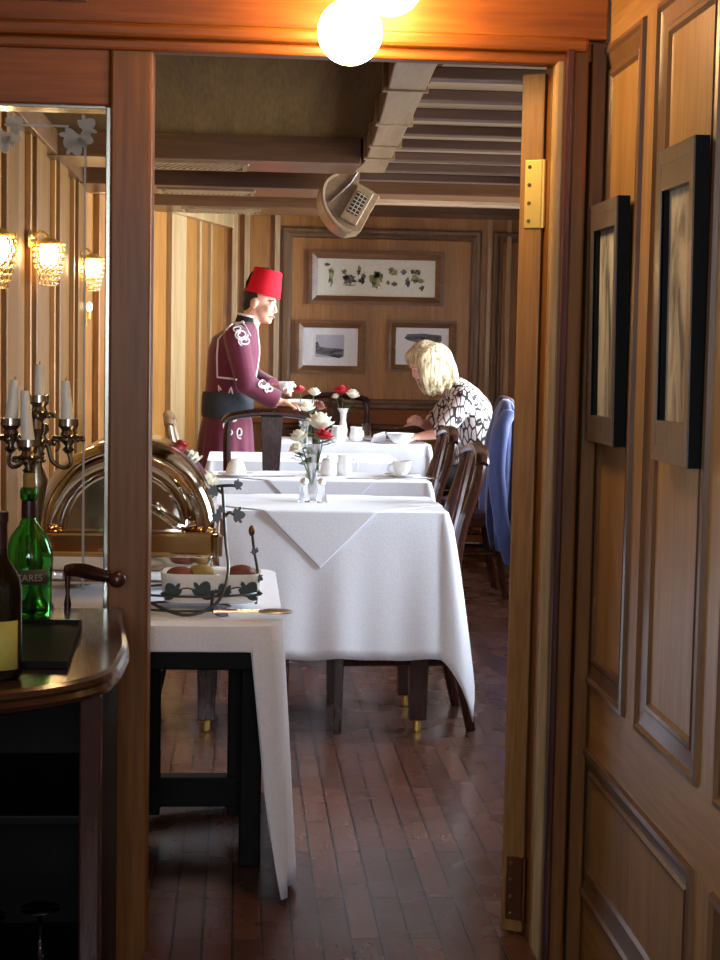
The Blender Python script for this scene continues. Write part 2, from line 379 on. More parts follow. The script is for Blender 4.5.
abox(0, al, 0, .07, 2.1, 2.2, 'cornice', OAK_PALE, wc)
# back wall
wb = struct(B(-.3, 2.3, 10.7, 10.9, 0, 2.3, 'wall_back', OAK_BACK, None, 0))
MOULD = [(0, 0), (0, .022), (.012, .03), (.03, .026), (.045, .012), (.06, .012), (.07, 0)]
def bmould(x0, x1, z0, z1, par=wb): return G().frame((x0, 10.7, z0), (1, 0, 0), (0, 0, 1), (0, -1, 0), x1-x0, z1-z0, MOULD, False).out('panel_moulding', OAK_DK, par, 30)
bmould(.27, 1.6, .92, 2.12); bmould(.27, 1.6, .14, .82); bmould(1.68, 2.05, .92, 2.12)
for x in (-.06, .02, .22): B(x, x+.035, 10.675, 10.7, .1, 2.2, 'panel_bead', OAK_PALE, wb, .002)
for x in (1.64, 1.77): B(x, x+.03, 10.675, 10.7, .1, 2.2, 'panel_bead', OAK_PALE, wb, .002)
B(-.2, 2.1, 10.66, 10.7, .82, .92, 'chair_rail', OAK_H, wb); B(-.2, 2.1, 10.68, 10.7, 0, .12, 'skirting', OAK_H, wb)
# right wall of the dining room with three windows
wr = struct(B(2.1, 2.22, 3.5, 10.9, 0, .9, 'wall_right', OAK_BACK, None, 0))
B(2.1, 2.22, 3.5, 10.9, 2.1, 2.3, 'wall_head', OAK_BACK, wr, 0)
ys = [3.5]+[v for w in DINING_WIN for v in w]+[10.9]
for a, b in zip(ys[::2], ys[1::2]): B(2.1, 2.22, a, b, .9, 2.1, 'wall_pier', OAK_BACK, wr, 0)
for k, (a, b) in enumerate(DINING_WIN):
    w = struct(G().frame((2.09, a, .9), (0, 1, 0), (0, 0, 1), (1, 0, 0), b-a, 1.2, [(0, 0), (0, .1), (.06, .1), (.06, 0)]).out('window_%d' % (k+1), OAK_PALE, None, 30))
    B(2.13, 2.16, (a+b)/2-.02, (a+b)/2+.02, .95, 2.05, 'mullion', OAK_PALE, w)
    G().box(2.143, 2.147, a+.05, b-.05, .95, 2.05).out('pane', PANE, w, 0)
# bar room shell
struct(B(-2.2, -2.1, -1.6, -.95, -.1, 2.6, 'wall_bar_left', OAK_W, None, 0))
wbl = struct(B(-2.2, -2.1, .75, 3.5, -.1, 2.6, 'wall_bar_left', OAK_W, None, 0))
struct(B(-2.2, -2.1, -.95, .75, -.1, .95, 'wall_bar_left', OAK_W, None, 0)); struct(B(-2.2, -2.1, -.95, .75, 2.2, 2.6, 'wall_bar_left', OAK_W, None, 0))
w = struct(G().frame((-2.11, -.95, .95), (0, 1, 0), (0, 0, 1), (-1, 0, 0), 1.7, 1.25, [(0, 0), (0, .1), (.06, .1), (.06, 0)]).out('window_4', OAK_PALE, None, 30))
G().box(-2.154, -2.15, -.9, .7, 1, 2.15).out('pane', PANE, w, 0)
wf = struct(B(-2.2, -.55, -1.7, -1.6, -.1, 2.6, 'wall_bar_front', OAK_W, None, 0)); B(.45, .9, -1.7, -1.6, -.1, 2.6, 'wall_pier', OAK_W, wf, 0)
B(-.55, .45, -1.7, -1.6, -.1, 1.0, 'wall_dado', OAK_W, wf, 0); B(-.55, .45, -1.7, -1.6, 2.2, 2.6, 'wall_head', OAK_W, wf, 0)
w = struct(G().frame((-.55, -1.61, 1.0), (1, 0, 0), (0, 0, 1), (0, -1, 0), 1.0, 1.2, [(0, 0), (0, .1), (.06, .1), (.06, 0)]).out('window_6', OAK_PALE, None, 30))  # unseen window added to carry the fill light from behind
G().box(-.5, .4, -1.654, -1.65, 1.05, 2.15).out('pane', PANE, w, 0)
# panelled right wall of the bar
wbr = struct(B(.776, .9, -1.6, 3.5, -.1, 2.6, 'wall_bar_right', OAK_W, None, 0))
X0 = .770
B(X0, .82, -1.6, 3.48, 1.951, 2.6, 'rail', OAK_Y, wbr, 0); B(X0, .82, -1.6, 3.48, .444, .59, 'rail', OAK_Y, wbr, 0); B(X0, .82, -1.6, 3.48, -.1, .12, 'rail', OAK_Y, wbr, 0)
def rpanel(y0, y1, z0, z1, mat):
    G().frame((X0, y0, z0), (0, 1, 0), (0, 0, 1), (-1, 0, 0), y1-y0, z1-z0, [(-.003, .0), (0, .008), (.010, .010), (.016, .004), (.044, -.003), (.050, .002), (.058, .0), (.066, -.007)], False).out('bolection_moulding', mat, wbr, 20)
def rstile(y0, y1, z0, z1): B(X0, .82, y0, y1, z0, z1, 'stile', OAK_W, wbr, 0)
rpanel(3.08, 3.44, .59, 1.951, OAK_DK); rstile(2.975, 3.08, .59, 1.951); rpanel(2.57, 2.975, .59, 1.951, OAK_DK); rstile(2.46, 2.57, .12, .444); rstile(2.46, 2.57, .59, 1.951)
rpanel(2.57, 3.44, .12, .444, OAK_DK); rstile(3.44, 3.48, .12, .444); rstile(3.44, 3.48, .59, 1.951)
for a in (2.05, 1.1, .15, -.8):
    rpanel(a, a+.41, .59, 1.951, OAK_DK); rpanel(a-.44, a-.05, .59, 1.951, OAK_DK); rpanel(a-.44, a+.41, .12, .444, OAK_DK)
    rstile(a-.05, a, .59, 1.951); rstile(a-.54, a-.44, .12, .444); rstile(a-.54, a-.44, .59, 1.951)
# partition between bar and dining room: header, post, glazed screen, casing
wp = struct(B(-2.1, .738, 3.42, 3.50, 1.925, 2.6, 'wall_divider', OAK_H, None, 0))
B(-2.1, .764, 3.385, 3.42, 1.965, 2.6, 'header_board', OAK_H, wp)
B(-2.1, .722, 3.365, 3.42, 1.935, 1.965, 'header_moulding', OAK_H, wp, .008)
B(-2.1, .69, 3.385, 3.42, 1.912, 1.936, 'header_moulding', OAK_H, wp, .006)
B(-2.1, -.32, 3.375, 3.39, 2.005, 2.12, 'cornice_shade_panel', OAK_DK, wp)  # dark board on the header, painting in the shadow of the cornice
B(-2.1, -.276, 3.40, 3.50, 1.80, 1.924, 'screen_rail', OAK_H, wp)
B(-2.1, -.27, 3.41, 3.49, -.1, .70, 'screen_base', OAK_W, wp); B(-2.1, -.27, 3.40, 3.50, .68, .73, 'screen_sill', OAK_H, wp)
B(-2.1, -.98, 3.41, 3.49, .7, 1.82, 'screen_side', OAK_W, wp)
struct(B(-.275, -.188, 3.395, 3.51, -.1, 1.923, 'trim_post', OAK_V, None, .006))
B(-.285, -.272, 3.415, 3.49, .73, 1.80, 'glazing_bead', SILVER_O, wp, .002); B(-.98, -.285, 3.415, 3.49, 1.795, 1.803, 'glazing_bead', SILVER_O, wp, .001)
w5 = struct(G().box(-.98, -.282, 3.448, 3.453, .73, 1.80).out('window_5', PANE, None, 0))
def leafpts(c, s, a, y):
    """ivy-like leaf outline"""
    h = [(0, 0), (.22, -.06), (.46, -.02), (.70, .14), (.62, .30), (.52, .36), (.74, .52), (.80, .72), (.60, .74), (.40, .64), (.34, .84), (.18, 1.04), (0, 1.12)]
    pr = h + [(-x, z) for x, z in h[-2:0:-1]]
    return [(c[0]+s*(x*cos(a)-z*sin(a)), y, c[1]+s*(x*sin(a)+z*cos(a))) for x, z in pr]
g = G(); g.box(-.498, -.365, 3.4465, 3.448, 1.759, 1.764); g.box(-.333, -.328, 3.4465, 3.448, .78, 1.735)
for c in ((-.345, 1.752), (-.495, 1.752)):
    for (dx, dz, sc, a) in ((-.005, -.004, .034, 2.5), (.008, .004, .03, -.9), (-.012, -.02, .03, 3.6), (.004, -.012, .026, 4.4)):
        g.prism(leafpts((c[0]+dx, c[1]+dz), sc, a, 3.4465), (0, .0015, 0))
g.out('etched_border', ETCH, w5, 0)
# casing and jamb on the right of the doorway
B(.69, .724, 3.375, 3.42, -.1, 1.965, 'door_casing', OAK_V, wp, .006); B(.675, .692, 3.36, 3.42, -.1, 1.94, 'door_casing', MAHOG_R, wp, .005)
B(.655, .677, 3.385, 3.42, -.1, 1.925, 'door_casing', OAK_PALE, wp, .006); B(.736, .768, 3.40, 3.49, -.1, 1.964, 'corner_board', OAK_V, wp); B(.724, .736, 3.44, 3.475, -.1, 1.964, 'door_casing', MAHOG_R, wp)  # highlight along the inner casing edge is painted in as pale oak
B(.655, .724, 3.42, 3.50, 0, 1.925, 'door_jamb', OAK_V, wp); B(.80, 2.1, 3.42, 3.5, 0, 2.3, 'divider_side', OAK_W, wp, 0)
B(-1.0, -.82, 3.5, 3.6, 0, 2.3, 'divider_return', OAK_W, wp, 0)
# door leaf folded back into the dining room
DO = Vector((.648, 3.465, 0)); da = math.radians(24); dd = Vector((sin(da), cos(da), 0)); dn = Vector((-cos(da), sin(da), 0))
RD = Matrix((dd, -dn, Vector((0, 0, 1)))).transposed()
g = G(); g.obox(DO+dd*.40+dn*.025+Vector((0, 0, .957)), (.80, .05, 1.90), RD); door = struct(g.out('door_1', OAK_EDGE, None, 0, .003))
for z0, z1, m, n in ((1.576, 1.722, BRASS, 4), (.035, .18, BRASS_OLD, 4)):
    g = G(); g.obox(DO+dd*(-.002)+dn*.019+Vector((0, 0, (z0+z1)/2)), (.004, .038, z1-z0), RD)
    hg = g.out('hinge', m, door, 0, .001)
    g = G(); g.tube([DO+dd*(-.006)+dn*(-.004)+Vector((0, 0, z0)), DO+dd*(-.006)+dn*(-.004)+Vector((0, 0, z1))], .006, 10); g.out('knuckle', m, hg)
    for i in range(n):
        g = G(); g.lathe([(.0045, 0), (.004, .002), (.001, .0025)], DO+dd*(-.004)+dn*.028+Vector((0, 0, z0+.015+i*(z1-z0-.03)/(n-1))), 10, Matrix.Rotation(pi/2, 3, 'X')); g.out('screw', SCREW, hg)
STEEL = plain('bright_brushed_steel', (.95, .95, .97, 1), .38, 1)
# ============================================================ TABLES AND LINEN
def table(name, label, x0, x1, y0, y1, h, lx, ly, mat, leg=.034, caster=True):
    t = thing(name, label, 'table', ((x0+x1)/2, (y0+y1)/2, 0))
    B(x0+.01, x1-.01, y0+.01, y1-.01, h-.03, h, 'tabletop', mat, t); B(x0+.06, x1-.06, y0+.06, y1-.06, h-.11, h-.03, 'apron', mat, t)
    for x in lx:
        for y in ly:
            lg = G().loft([[(x-r, y-r, z), (x+r, y-r, z), (x+r, y+r, z), (x-r, y+r, z)] for r, z in ((leg*.86, .045 if caster else 0), (leg, .3), (leg, h-.03))]).out('leg', mat, t, 0, .003)
            if caster: G().lathe([(.008, .045), (.014, .04), (.014, .006), (.009, .0)], (x, y, 0), 12).out('caster', BRASS, lg)
    return t
def cloth(name, label, x0, x1, y0, y1, z, drops, cat='tablecloth', group=None, flare=.03, amp=.010, seed=0, lean=(0, 0, 0, 0), rc=.025, cone=None):
    """drops: front(-y), right(+x), back(+y), left(-x)"""
    rnd = random.Random(seed); per = []
    def side(p, q, n, nm, d):
        for i in range(n): t = i/n; per.append((p[0]+(q[0]-p[0])*t, p[1]+(q[1]-p[1])*t, nm[0], nm[1], d, 0, min(t, 1-t)*n))
    def corner(c, a0, d0, d1, n=14):
        for i in range(n):
            t = i/n*pi/2; a = a0+t; d = min(d0/max(cos(t), 1e-3), d1/max(sin(t), 1e-3))
            if cone and d1 == cone and t > .22: d = cone*min(1, .8+(t-.22)*.6)
            per.append((c[0]+rc*cos(a), c[1]+rc*sin(a), cos(a), sin(a), d, sin(2*t), 0))
    f, r, b, l = drops; ns = 48
    side((x0+rc, y0), (x1-rc, y0), ns, (0, -1), f); corner((x1-rc, y0+rc), -pi/2, f, r)
    side((x1, y0+rc), (x1, y1-rc), ns, (1, 0), r); corner((x1-rc, y1-rc), 0, r, b)
    side((x1-rc, y1), (x0+rc, y1), ns, (0, 1), b); corner((x0+rc, y1-rc), pi/2, b, l)
    side((x0, y1-rc), (x0, y0+rc), ns, (-1, 0), l); corner((x0+rc, y0+rc), pi, l, f)
    N = len(per); ph = [rnd.uniform(0, 6.28) for _ in range(4)]
    rings = [[(p[0]*.5+(x0+x1)*.25, p[1]*.5+(y0+y1)*.25, z) for p in per], [(p[0]-p[2]*.008, p[1]-p[3]*.008, z) for p in per]]
    J = 14
    for j in range(J+1):
        t = j/J; ring = []
        for i, (px, py, nx, ny, d, c, e) in enumerate(per):
            s = i/N*2*pi
            w = (sin(s*17+ph[0])*.6+sin(s*29+ph[1])*.4)
            off = t*(flare*(d/.5)+amp*w*min(1, d/.3)) + c*.055*math.sqrt(t)*min(1, d/.4) + .004*math.sqrt(t)
            lx = lean[1] if nx > .5 else (lean[3] if nx < -.5 else 0)
            if cone and c and d > cone*.7: off *= .5; px += (x1-.012-px)*t**2*.75
            ring.append((px+nx*(off+lx*t), py+ny*off, z-.006*min(1, t*8)-t*(d-.006)*(1-.012*w*t)))
        rings.append(ring)
    g = G(); g.loft(rings, True, False)
    g.b.verts.ensure_lookup_table(); g.b.faces.new([g.b.verts[i] for i in range(N)])
    o = g.out(name, LINEN, None, 50, 0, .003)
    return tag(o, label, cat, group)
def topper(label, cx, cy, hx, hy, z, R, seed):
    """square overlay turned 45 degrees: flat on top, its corners folded down over the edges"""
    n = 110; g = G(); vs = {}
    for i in range(n+1):
        for j in range(n+1):
            u = (i/n*2-1); v = (j/n*2-1); x = (u-v)*R/2*1.0; yy = (u+v)*R/2
            X, Y, Z = x, yy, z
            if abs(yy) > hy: o = abs(yy)-hy; Y = math.copysign(hy+.012+.06*o, yy); Z = z-o
            if abs(x) > hx: o = abs(x)-hx; X = math.copysign(hx+.012+.06*o, x); Z = min(Z, z-o)
            vs[i, j] = g.b.verts.new((cx+X, cy+Y, Z))
    for i in range(n):
        for j in range(n): g.b.faces.new((vs[i, j], vs[i+1, j], vs[i+1, j+1], vs[i, j+1]))
    return tag(g.out('table_topper', LINEN, None, 60, 0, .0025), label, 'table topper', 'square linen toppers')
TZ = .765
T1 = (-.23, .71, 5.32, 5.93); T2 = (-.13, .80, 6.57, 7.07); T3 = (-.15, .79, 7.72, 8.42); T4 = (.17, 1.12, 9.27, 10.0)
table('dining_table', 'dark dining table with brass casters under the nearest long white cloth', *T1, .757, (-.098, .625), (5.40, 5.80), MAHOG)
table('dining_table', 'dark dining table under the second white cloth, behind the nearest one', *T2, .757, (.0, .70), (6.66, 6.97), MAHOG)
table('dining_table', 'dark dining table under the third white cloth, just past the wide-splat chair', *T3, .757, (.0, .70), (7.82, 8.32), MAHOG)
table('dining_table', 'dark dining table at the far end where the blonde woman eats', *T4, .757, (.27, 1.0), (9.37, 9.9), MAHOG)
cloth('tablecloth', 'long white tablecloth on the nearest table, its right corner almost touching the floor', *T1, TZ, (.49, .49, .40, .49), group='white tablecloths', seed=1, flare=.05)
cloth('tablecloth', 'white tablecloth on the second table, under the cups and white pots', *T2, TZ, (.42, .45, .4, .45), group='white tablecloths', seed=2)
cloth('tablecloth', 'white tablecloth on the third table, in front of the waiter', *T3, TZ, (.42, .45, .4, .45), group='white tablecloths', seed=3)
cloth('tablecloth', 'white tablecloth on the far table under the bowl the woman eats from', *T4, TZ, (.42, .15, .4, .42), group='white tablecloths', seed=4, flare=.015)
topper('white square topper with a triangle hanging over the front of the nearest table', .275, 5.625, .43, .305, TZ+.004, .497, 1)
topper('white square topper with its triangle hanging over the front of the second table', .34, 6.82, .465, .25, TZ+.004, .47, 2)
# ---- buffet table
bt = thing('buffet_table', 'low black wooden buffet table holding the chafing dish, beside the door post', 'table', (-.25, 4.2, 0))
B(-.62, .062, 3.74, 4.68, .61, .652, 'tabletop', EBONY, bt); B(-.58, .05, 3.77, 4.62, .54, .61, 'apron', EBONY, bt)
for x, y in ((.04, 3.98), (-.57, 3.98), (.05, 4.55), (-.57, 4.55)): B(x-.027, x+.027, y-.027, y+.027, 0, .61, 'leg', EBONY, bt)
for x in (.006, -.225): B(x-.026, x+.026, 4.235, 4.28, .05, .61, 'inner_post', EBONY, bt)
B(-.58, .03, 4.23, 4.285, .075, .155, 'stretcher', EBONY, bt); G().obox((-.27, 4.42, .045), (.64, .05, .05), Matrix.Rotation(.35, 3, 'Z')).out('foot_rail', EBONY, bt, 0, .004)
cloth('buffet_cloth', 'white cloth on the buffet table, short in front and trailing to the floor at right', -.63, .11, 3.69, 4.69, .658, (.058, .645, .25, .3), seed=6, flare=.02, amp=.014, rc=.085, cone=.645)
# ============================================================ CHAIRS
def make_chair(label, wide=False):
    t = thing('dining_chair', label, 'chair', (0, 0, 0), 'dark wooden dining chairs')
    w0, w1 = .235, .195          # half widths front / rear
    Hb = 1.0
    for s in (-1, 1):
        path = bez([(s*.20, -.27, 0), (s*.198, -.225, .22), (s*.195, -.20, .45), (s*.20, -.215, .70), (s*.205, -.27, .9), (s*.195, -.285, Hb-.015)], 5)
        G().tube(path, [.017+.006*min(1, p.z*2.2) if p.z < .5 else .021-.005*(p.z-.5) for p in path], 10).out('back_post', MAHOG, t)
        G().loft([[(s*w0*.93-r, .195-r, z), (s*w0*.93+r, .195-r, z), (s*w0*.93+r, .195+r, z), (s*w0*.93-r, .195+r, z)] for r, z in ((.013, 0), (.021, .40), (.021, .43))]).out('front_leg', MAHOG, t, 0, .003)
        G().tube([(s*.20, -.21, .25), (s*w0*.93, .195, .25)], .012, 8).out('side_stretcher', MAHOG, t)
    G().tube([(-.205, -.02, .25), (.205, -.02, .25)], .011, 8).out('cross_stretcher', MAHOG, t)
    G().tube(bez([(-.215, -.283, Hb-.03), (-.19, -.287, Hb-.005), (-.1, -.295, Hb+.012), (0, -.298, Hb+.018), (.1, -.295, Hb+.012), (.19, -.287, Hb-.005), (.215, -.283, Hb-.03)], 5), .024, 10, True, .8).out('crest_rail', MAHOG, t)
    prof = bez([(0, -.205, .46), (0, -.215, .62), (0, -.25, .8), (0, -.29, Hb)], 6)
    rs = []
    for p in prof:
        k = (p.z-.46)/(Hb-.46); w = (.036 if wide else .030)+.012*abs(k-.4)*2
        rs.append([(-w, p.y-.008, p.z), (w, p.y-.008, p.z), (w, p.y+.008, p.z), (-w, p.y+.008, p.z)])
    G().loft(rs).out('back_splat', MAHOG, t, 30, .002)
    for s in (-1, 1):
        if wide: break
        rs = []
        for p in prof:
            x = s*.115; w = .011; rs.append([(x-w, p.y-.006, p.z), (x+w, p.y-.006, p.z), (x+w, p.y+.006, p.z), (x-w, p.y+.006, p.z)])
        G().loft(rs).out('back_slat', MAHOG, t, 30)
    G().prism([(-w1-.01, -.225, .40), (w1+.01, -.225, .40), (w0, .215, .40), (-w0, .215, .40)], (0, 0, .05)).out('seat_frame', MAHOG, t, 0, .005)
    G().loft([[(-w1*k, -.20*k, z), (w1*k, -.20*k, z), (w0*.95*k, .20*k, z), (-w0*.95*k, .20*k, z)] for k, z in ((1, .449), (1, .462), (.93, .475), (.6, .48))]).out('seat_cushion', BROWN_C, t, 30, .006)
    return t
def place(t, x, y, rz, h=1.0): t.location = (x, y, 0); t.rotation_euler = (0, 0, rz); t.scale = (1, 1, h); return t
cA = make_chair('dark wooden dining chair pushed up to the right side of the nearest table')
cW = make_chair('dark wooden wide-splat chair seen from behind, between the second and third tables', True)
place(cA, .545, 5.615, pi/2, .955)
def chair(label, x, y, rz, base=cA):
    c = copy_tree(base); c['label'] = label; return place(c, x, y, rz, .955 if base is cA else 1.0)
place(cW, .15, 7.62, 0)
chair('dark wooden dining chair with its back beside the right side of the second table', .62, 6.90, pi/2)
chair('dark wooden dining chair with the blue and brown jackets hung over its back', 1.17, 8.62, pi/2)
chair('dark wooden dining chair the blonde woman sits on', 1.40, 9.62, pi/2)
chair('dark wooden dining chair facing us at the far end of the room, behind flowers', .63, 10.22, pi, cW)
c = chair('lighter brown chair at the left side of the third table, behind the chafing dish', -.06, 8.1, -pi/2)
for ch in [q for q in bpy.data.objects if q.parent == c]:
    ch.data = ch.data.copy(); ch.data.materials[0] = LT_CHAIR if ch.name.split('.')[0] != 'seat_cushion' else BROWN_C
chair('dark wooden chair tucked in at the left side of the nearest table', -.03, 5.66, -pi/2)

# ============================================================ TABLEWARE
ZT = .769
def cup_mesh(x, y, z, r=.042, h=.06, ang=0, par=None):
    G().lathe([(r*.5, 0), (r*.55, .004), (r*.9, h*.5), (r, h), (r*.94, h), (r*.84, h*.5), (r*.4, .008)], (x, y, z), 24, None, True).out('bowl', PORC, par)
    hp = [(x+cos(ang)*(r*.85+.024*sin(t)), y+sin(ang)*(r*.85+.024*sin(t)), z+h*.5+h*.32*cos(t)) for t in [pi*i/8 for i in range(9)]]
    G().tube(hp, .0045, 8).out('handle', PORC, par)
def saucer(x, y, z, label, r=.075):
    t = tag(G().lathe([(r*.5, 0), (r*.55, .003), (r, .012), (r, .015), (r*.55, .007), (r*.3, .006)], (x, y, z), 28).out('saucer', PORC), label, 'saucer', 'white saucers'); return t
def cutlery(x, y, z, ang, label, kind='spoon', L=.17, mat=SILVER, k=1.0):
    d = Vector((cos(ang), sin(ang), 0)); R = Matrix.Rotation(ang, 3, 'Z')
    t = thing(kind, label, kind, (x, y, z), 'silver cutlery')
    g = G(); g.tube([Vector((x, y, z+.004))+d*s for s in (-L/2, -L*.2, L*.25)], [.006*k, .0035*k, .004*k], 8, True, .5); g.out('handle', mat, t)
    c = Vector((x, y, z+.005))+d*(L*.37)
    if kind == 'spoon': G().ell(c, (.026*k, .016*k, .004*k), R).out('bowl', mat, t)
    else: G().obox(c, (.07, .014, .002), R).out('blade', mat, t, 0, .001)
    return t
# second table
saucer(-.01, 6.74, ZT, 'white saucer at the left of the second table under an upturned cup')
c = thing('teacup', 'white cup turned upside down on a saucer, left of the second table', 'cup', (-.01, 6.74, ZT+.008), 'white cups')
G().lathe([(.045, 0), (.042, .02), (.034, .045), (.022, .062), (.018, .066)], (-.01, 6.74, ZT+.008), 24).out('bowl', PORC, c)
cutlery(.13, 6.72, ZT, .1, 'silver knife lying right of the upturned cup', 'knife', .2); cutlery(-.10, 6.72, ZT, 2.9, 'silver spoon lying left of the upturned cup')
saucer(.70, 6.82, ZT, 'white saucer under the upright cup at the right of the second table')
c = thing('teacup', 'upright white cup with handle at the right of the second table', 'cup', (.69, 6.82, ZT+.008), 'white cups'); cup_mesh(.70, 6.82, ZT+.008, .042, .062, pi, c)
cutlery(.755, 6.72, ZT, 0, 'silver spoon beside the saucer at the right of the second table'); cutlery(.55, 6.66, ZT, .05, 'silver knife lying in the middle right of the second table', 'knife', .2)
def pot(x, y, z, label, r, h, lid=True, ang=pi):
    t = thing('creamer', label, 'pot', (x, y, z), 'white porcelain pots')
    G().lathe([(r*.7, 0), (r*.95, h*.15), (r, h*.4), (r*.8, h*.8), (r*.86, h), (r*.78, h), (r*.6, h*.7)], (x, y, z), 24).out('body', PORC, t)
    hp = [(x+cos(ang)*(r*.85+.028*sin(q)), y+sin(ang)*(r*.85+.028*sin(q)), z+h*.52+h*.3*cos(q)) for q in [pi*i/8 for i in range(9)]]
    G().tube(hp, .005, 8).out('handle', PORC, t)
    if lid: G().lathe([(r*.8, 0), (r*.7, .008), (.008, .014), (.010, .022), (.002, .028)], (x, y, z+h), 20).out('lid', PORC, t)
    return t
pot(.385, 6.82, ZT, 'white porcelain sugar pot with lid in the middle of the second table', .036, .068)
pot(.455, 6.86, ZT, 'white porcelain milk jug right of the sugar pot on the second table', .034, .09, False, 0)
# far table
pot(.58, 9.36, ZT, 'white handled jug at the left front of the far table', .045, .10, False)
pot(.70, 9.55, ZT, 'white mug beside the handled jug on the far table', .042, .085, False, -.9)
tag(G().lathe([(.028, 0), (.034, .01), (.03, .05), (.036, .10), (.03, .10), (.024, .05)], (.775, 9.74, ZT), 20).out('water_glass', CRYSTAL), 'clear water glass behind the white mug on the far table', 'glass')
b = tag(G().lathe([(.04, 0), (.045, .008), (.075, .045), (.084, .062), (.078, .062), (.068, .045), (.035, .012)], (.945, 9.36, ZT), 28).out('soup_bowl', PORC), 'white bowl in front of the woman on the far table', 'bowl')
saucer(.86, 9.62, ZT, 'white plate beyond the bowl on the far table', .11)
def napkin(x, y, z, label, s=1.0, rz=0):
    g = G(); R = Matrix.Rotation(rz, 3, 'Z')
    for k, (w, h) in enumerate(((.07, .05), (.055, .065), (.04, .04))):
        a = -.5+.5*k; pts = [Vector((0, .012*k, 0)), Vector((w*cos(a)-.02, .012*k, 0)), Vector((w*.7*cos(a), .012*k, h)), Vector((-.03, .012*k, h*.7)), Vector((-.05, .012*k, .0))]
        g.prism([Vector((x, y, z))+R @ (p*s) for p in pts], R @ Vector((0, .008, 0)))
    return tag(g.out('folded_napkin', LINEN, None, 0, .002), label, 'napkin', 'folded napkins')
napkin(.83, 9.46, ZT, 'crumpled white napkin left of the bowl on the far table'); napkin(.48, 9.5, ZT, 'folded white napkin left of the handled jug on the far table')
# salt, pepper on the nearest table
for x, y, lab in ((.232, 5.62, 'glass salt shaker left of the flower vase on the nearest table'), (.292, 5.60, 'glass pepper shaker right of the flower vase on the nearest table')):
    t = thing('shaker', lab, 'shaker', (x, y, ZT), 'glass salt and pepper shakers')
    G().lathe([(.020, 0), (.022, .006), (.018, .03), (.014, .055), (.013, .066)], (x, y, ZT), 16).out('glass_body', CRYSTAL, t)
    G().lathe([(.014, 0), (.014, .012), (.009, .019), (.001, .021)], (x, y, ZT+.066), 14).out('cap', STEEL, t)
# ---- vases and cut flowers
def vase(x, y, h, label, r=.030, mat=FROSTED):
    t = thing('bud_vase', label, 'vase', (x, y, ZT), 'bud vases on the tables')
    G().lathe([(r, 0), (r*1.05, .008), (r*.7, h*.12), (r*.85, h*.3), (r*.5, h*.62), (r*.58, h*.85), (r*1.05, h), (r*.95, h), (r*.48, h*.84), (r*.4, h*.62), (r*.7, h*.3), (r*.55, h*.14)], (x, y, ZT), 20).out('body', mat, t)
    return t
def flower(base, head, r, mat, label, leaves=0):
    base, head = Vector(base), Vector(head)
    t = thing('cut_rose', label, 'flower', base, 'cut flowers in vases'); d = (head-base).normalized()
    G().tube(bez([base, base*.5+head*.5+Vector((.004, 0, .004)), head], 4), .0025, 6).out('stem', LEAFG, t)
    up = d if d.z > .5 else Vector((0, 0, 1)); Q = up.to_track_quat('Z', 'Y').to_matrix(); g = G()
    g.ell(head, r*.55, None, 10, 8)
    for ring, (n, k, tilt, rad) in enumerate(((4, .28, .25, .55), (6, .5, .6, .62), (7, .62, 1.0, .66))):
        for i in range(n):
            a = 2*pi*i/n+ring*.5; M = Q @ Matrix.Rotation(a, 3, 'Z') @ Matrix.Rotation(tilt, 3, 'Y')
            g.ell(head+Q @ Vector((cos(a)*r*k, sin(a)*r*k, r*(.25-.22*ring))), (r*.12, r*rad*.75, r*rad), M, 8, 6)
    g.out('bloom', mat, t)
    for i in range(leaves):
        a = random.uniform(0, 6.28); p = base.lerp(head, random.uniform(.45, .85)); L = r*random.uniform(1.3, 2)
        q = p+Vector((cos(a)*L, sin(a)*L*.6, L*.25)); s = (q-p).cross(Vector((0, 0, 1))).normalized()*L*.28
        G().loft([[p, p+Vector((0, 0, .001))], [p.lerp(q, .5)+s, p.lerp(q, .5)-s], [q, q+Vector((0, 0, .001))]], False, False).out('leaf', LEAFG, t, 0, 0, .001)
    return t
V1 = (.262, 5.70); vase(*V1, .20, 'tall clear glass bud vase holding roses on the nearest table')
b1 = (V1[0], V1[1], ZT+.05)
flower(b1, (.287, 5.70, 1.050), .046, WHITE_P, 'large cream rose at the top of the nearest vase', 6)
flower(b1, (.300, 5.66, 1.005), .030, RED_P, 'red rose below the large cream one in the nearest vase', 2)
flower(b1, (.212, 5.70, .998), .032, WHITE_P, 'cream rose leaning left in the nearest vase', 7)
flower(b1, (.205, 5.68, .955), .026, WHITE_P, 'small pale bud lowest at the left of the nearest vase', 7)
V3 = (.33, 8.05); vase(*V3, .18, 'bud vase on the third table, behind the nearest roses')
b3 = (V3[0], V3[1], ZT+.05)
flower(b3, (.338, 8.02, 1.022), .04, WHITE_P, 'cream rose in the third table vase, right of the waiter\'s hands', 2)
flower(b3, (.398, 8.05, 1.028), .036, BROWN_P, 'russet brown flower in the third table vase', 2)
flower(b3, (.375, 8.08, 1.095), .03, WHITE_P, 'white bud highest in the third table vase', 1)
flower(b3, (.300, 8.08, 1.105), .03, RED_P, 'red flower at upper left in the third table vase', 1)
V4 = (.632, 9.72); vase(*V4, .19, 'white bud vase on the far table in front of the far chair', .036, PORC)
b4 = (V4[0], V4[1], ZT+.05)
flower(b4, (.617, 9.72, 1.068), .045, RED_P, 'red rose in the white vase on the far table', 2)
flower(b4, (.685, 9.70, 1.045), .042, WHITE_P, 'cream rose in the white vase on the far table', 2)
flower(b4, (.585, 9.74, 1.03), .024, WHITE_P, 'tiny bud at the left in the white vase on the far table', 2)

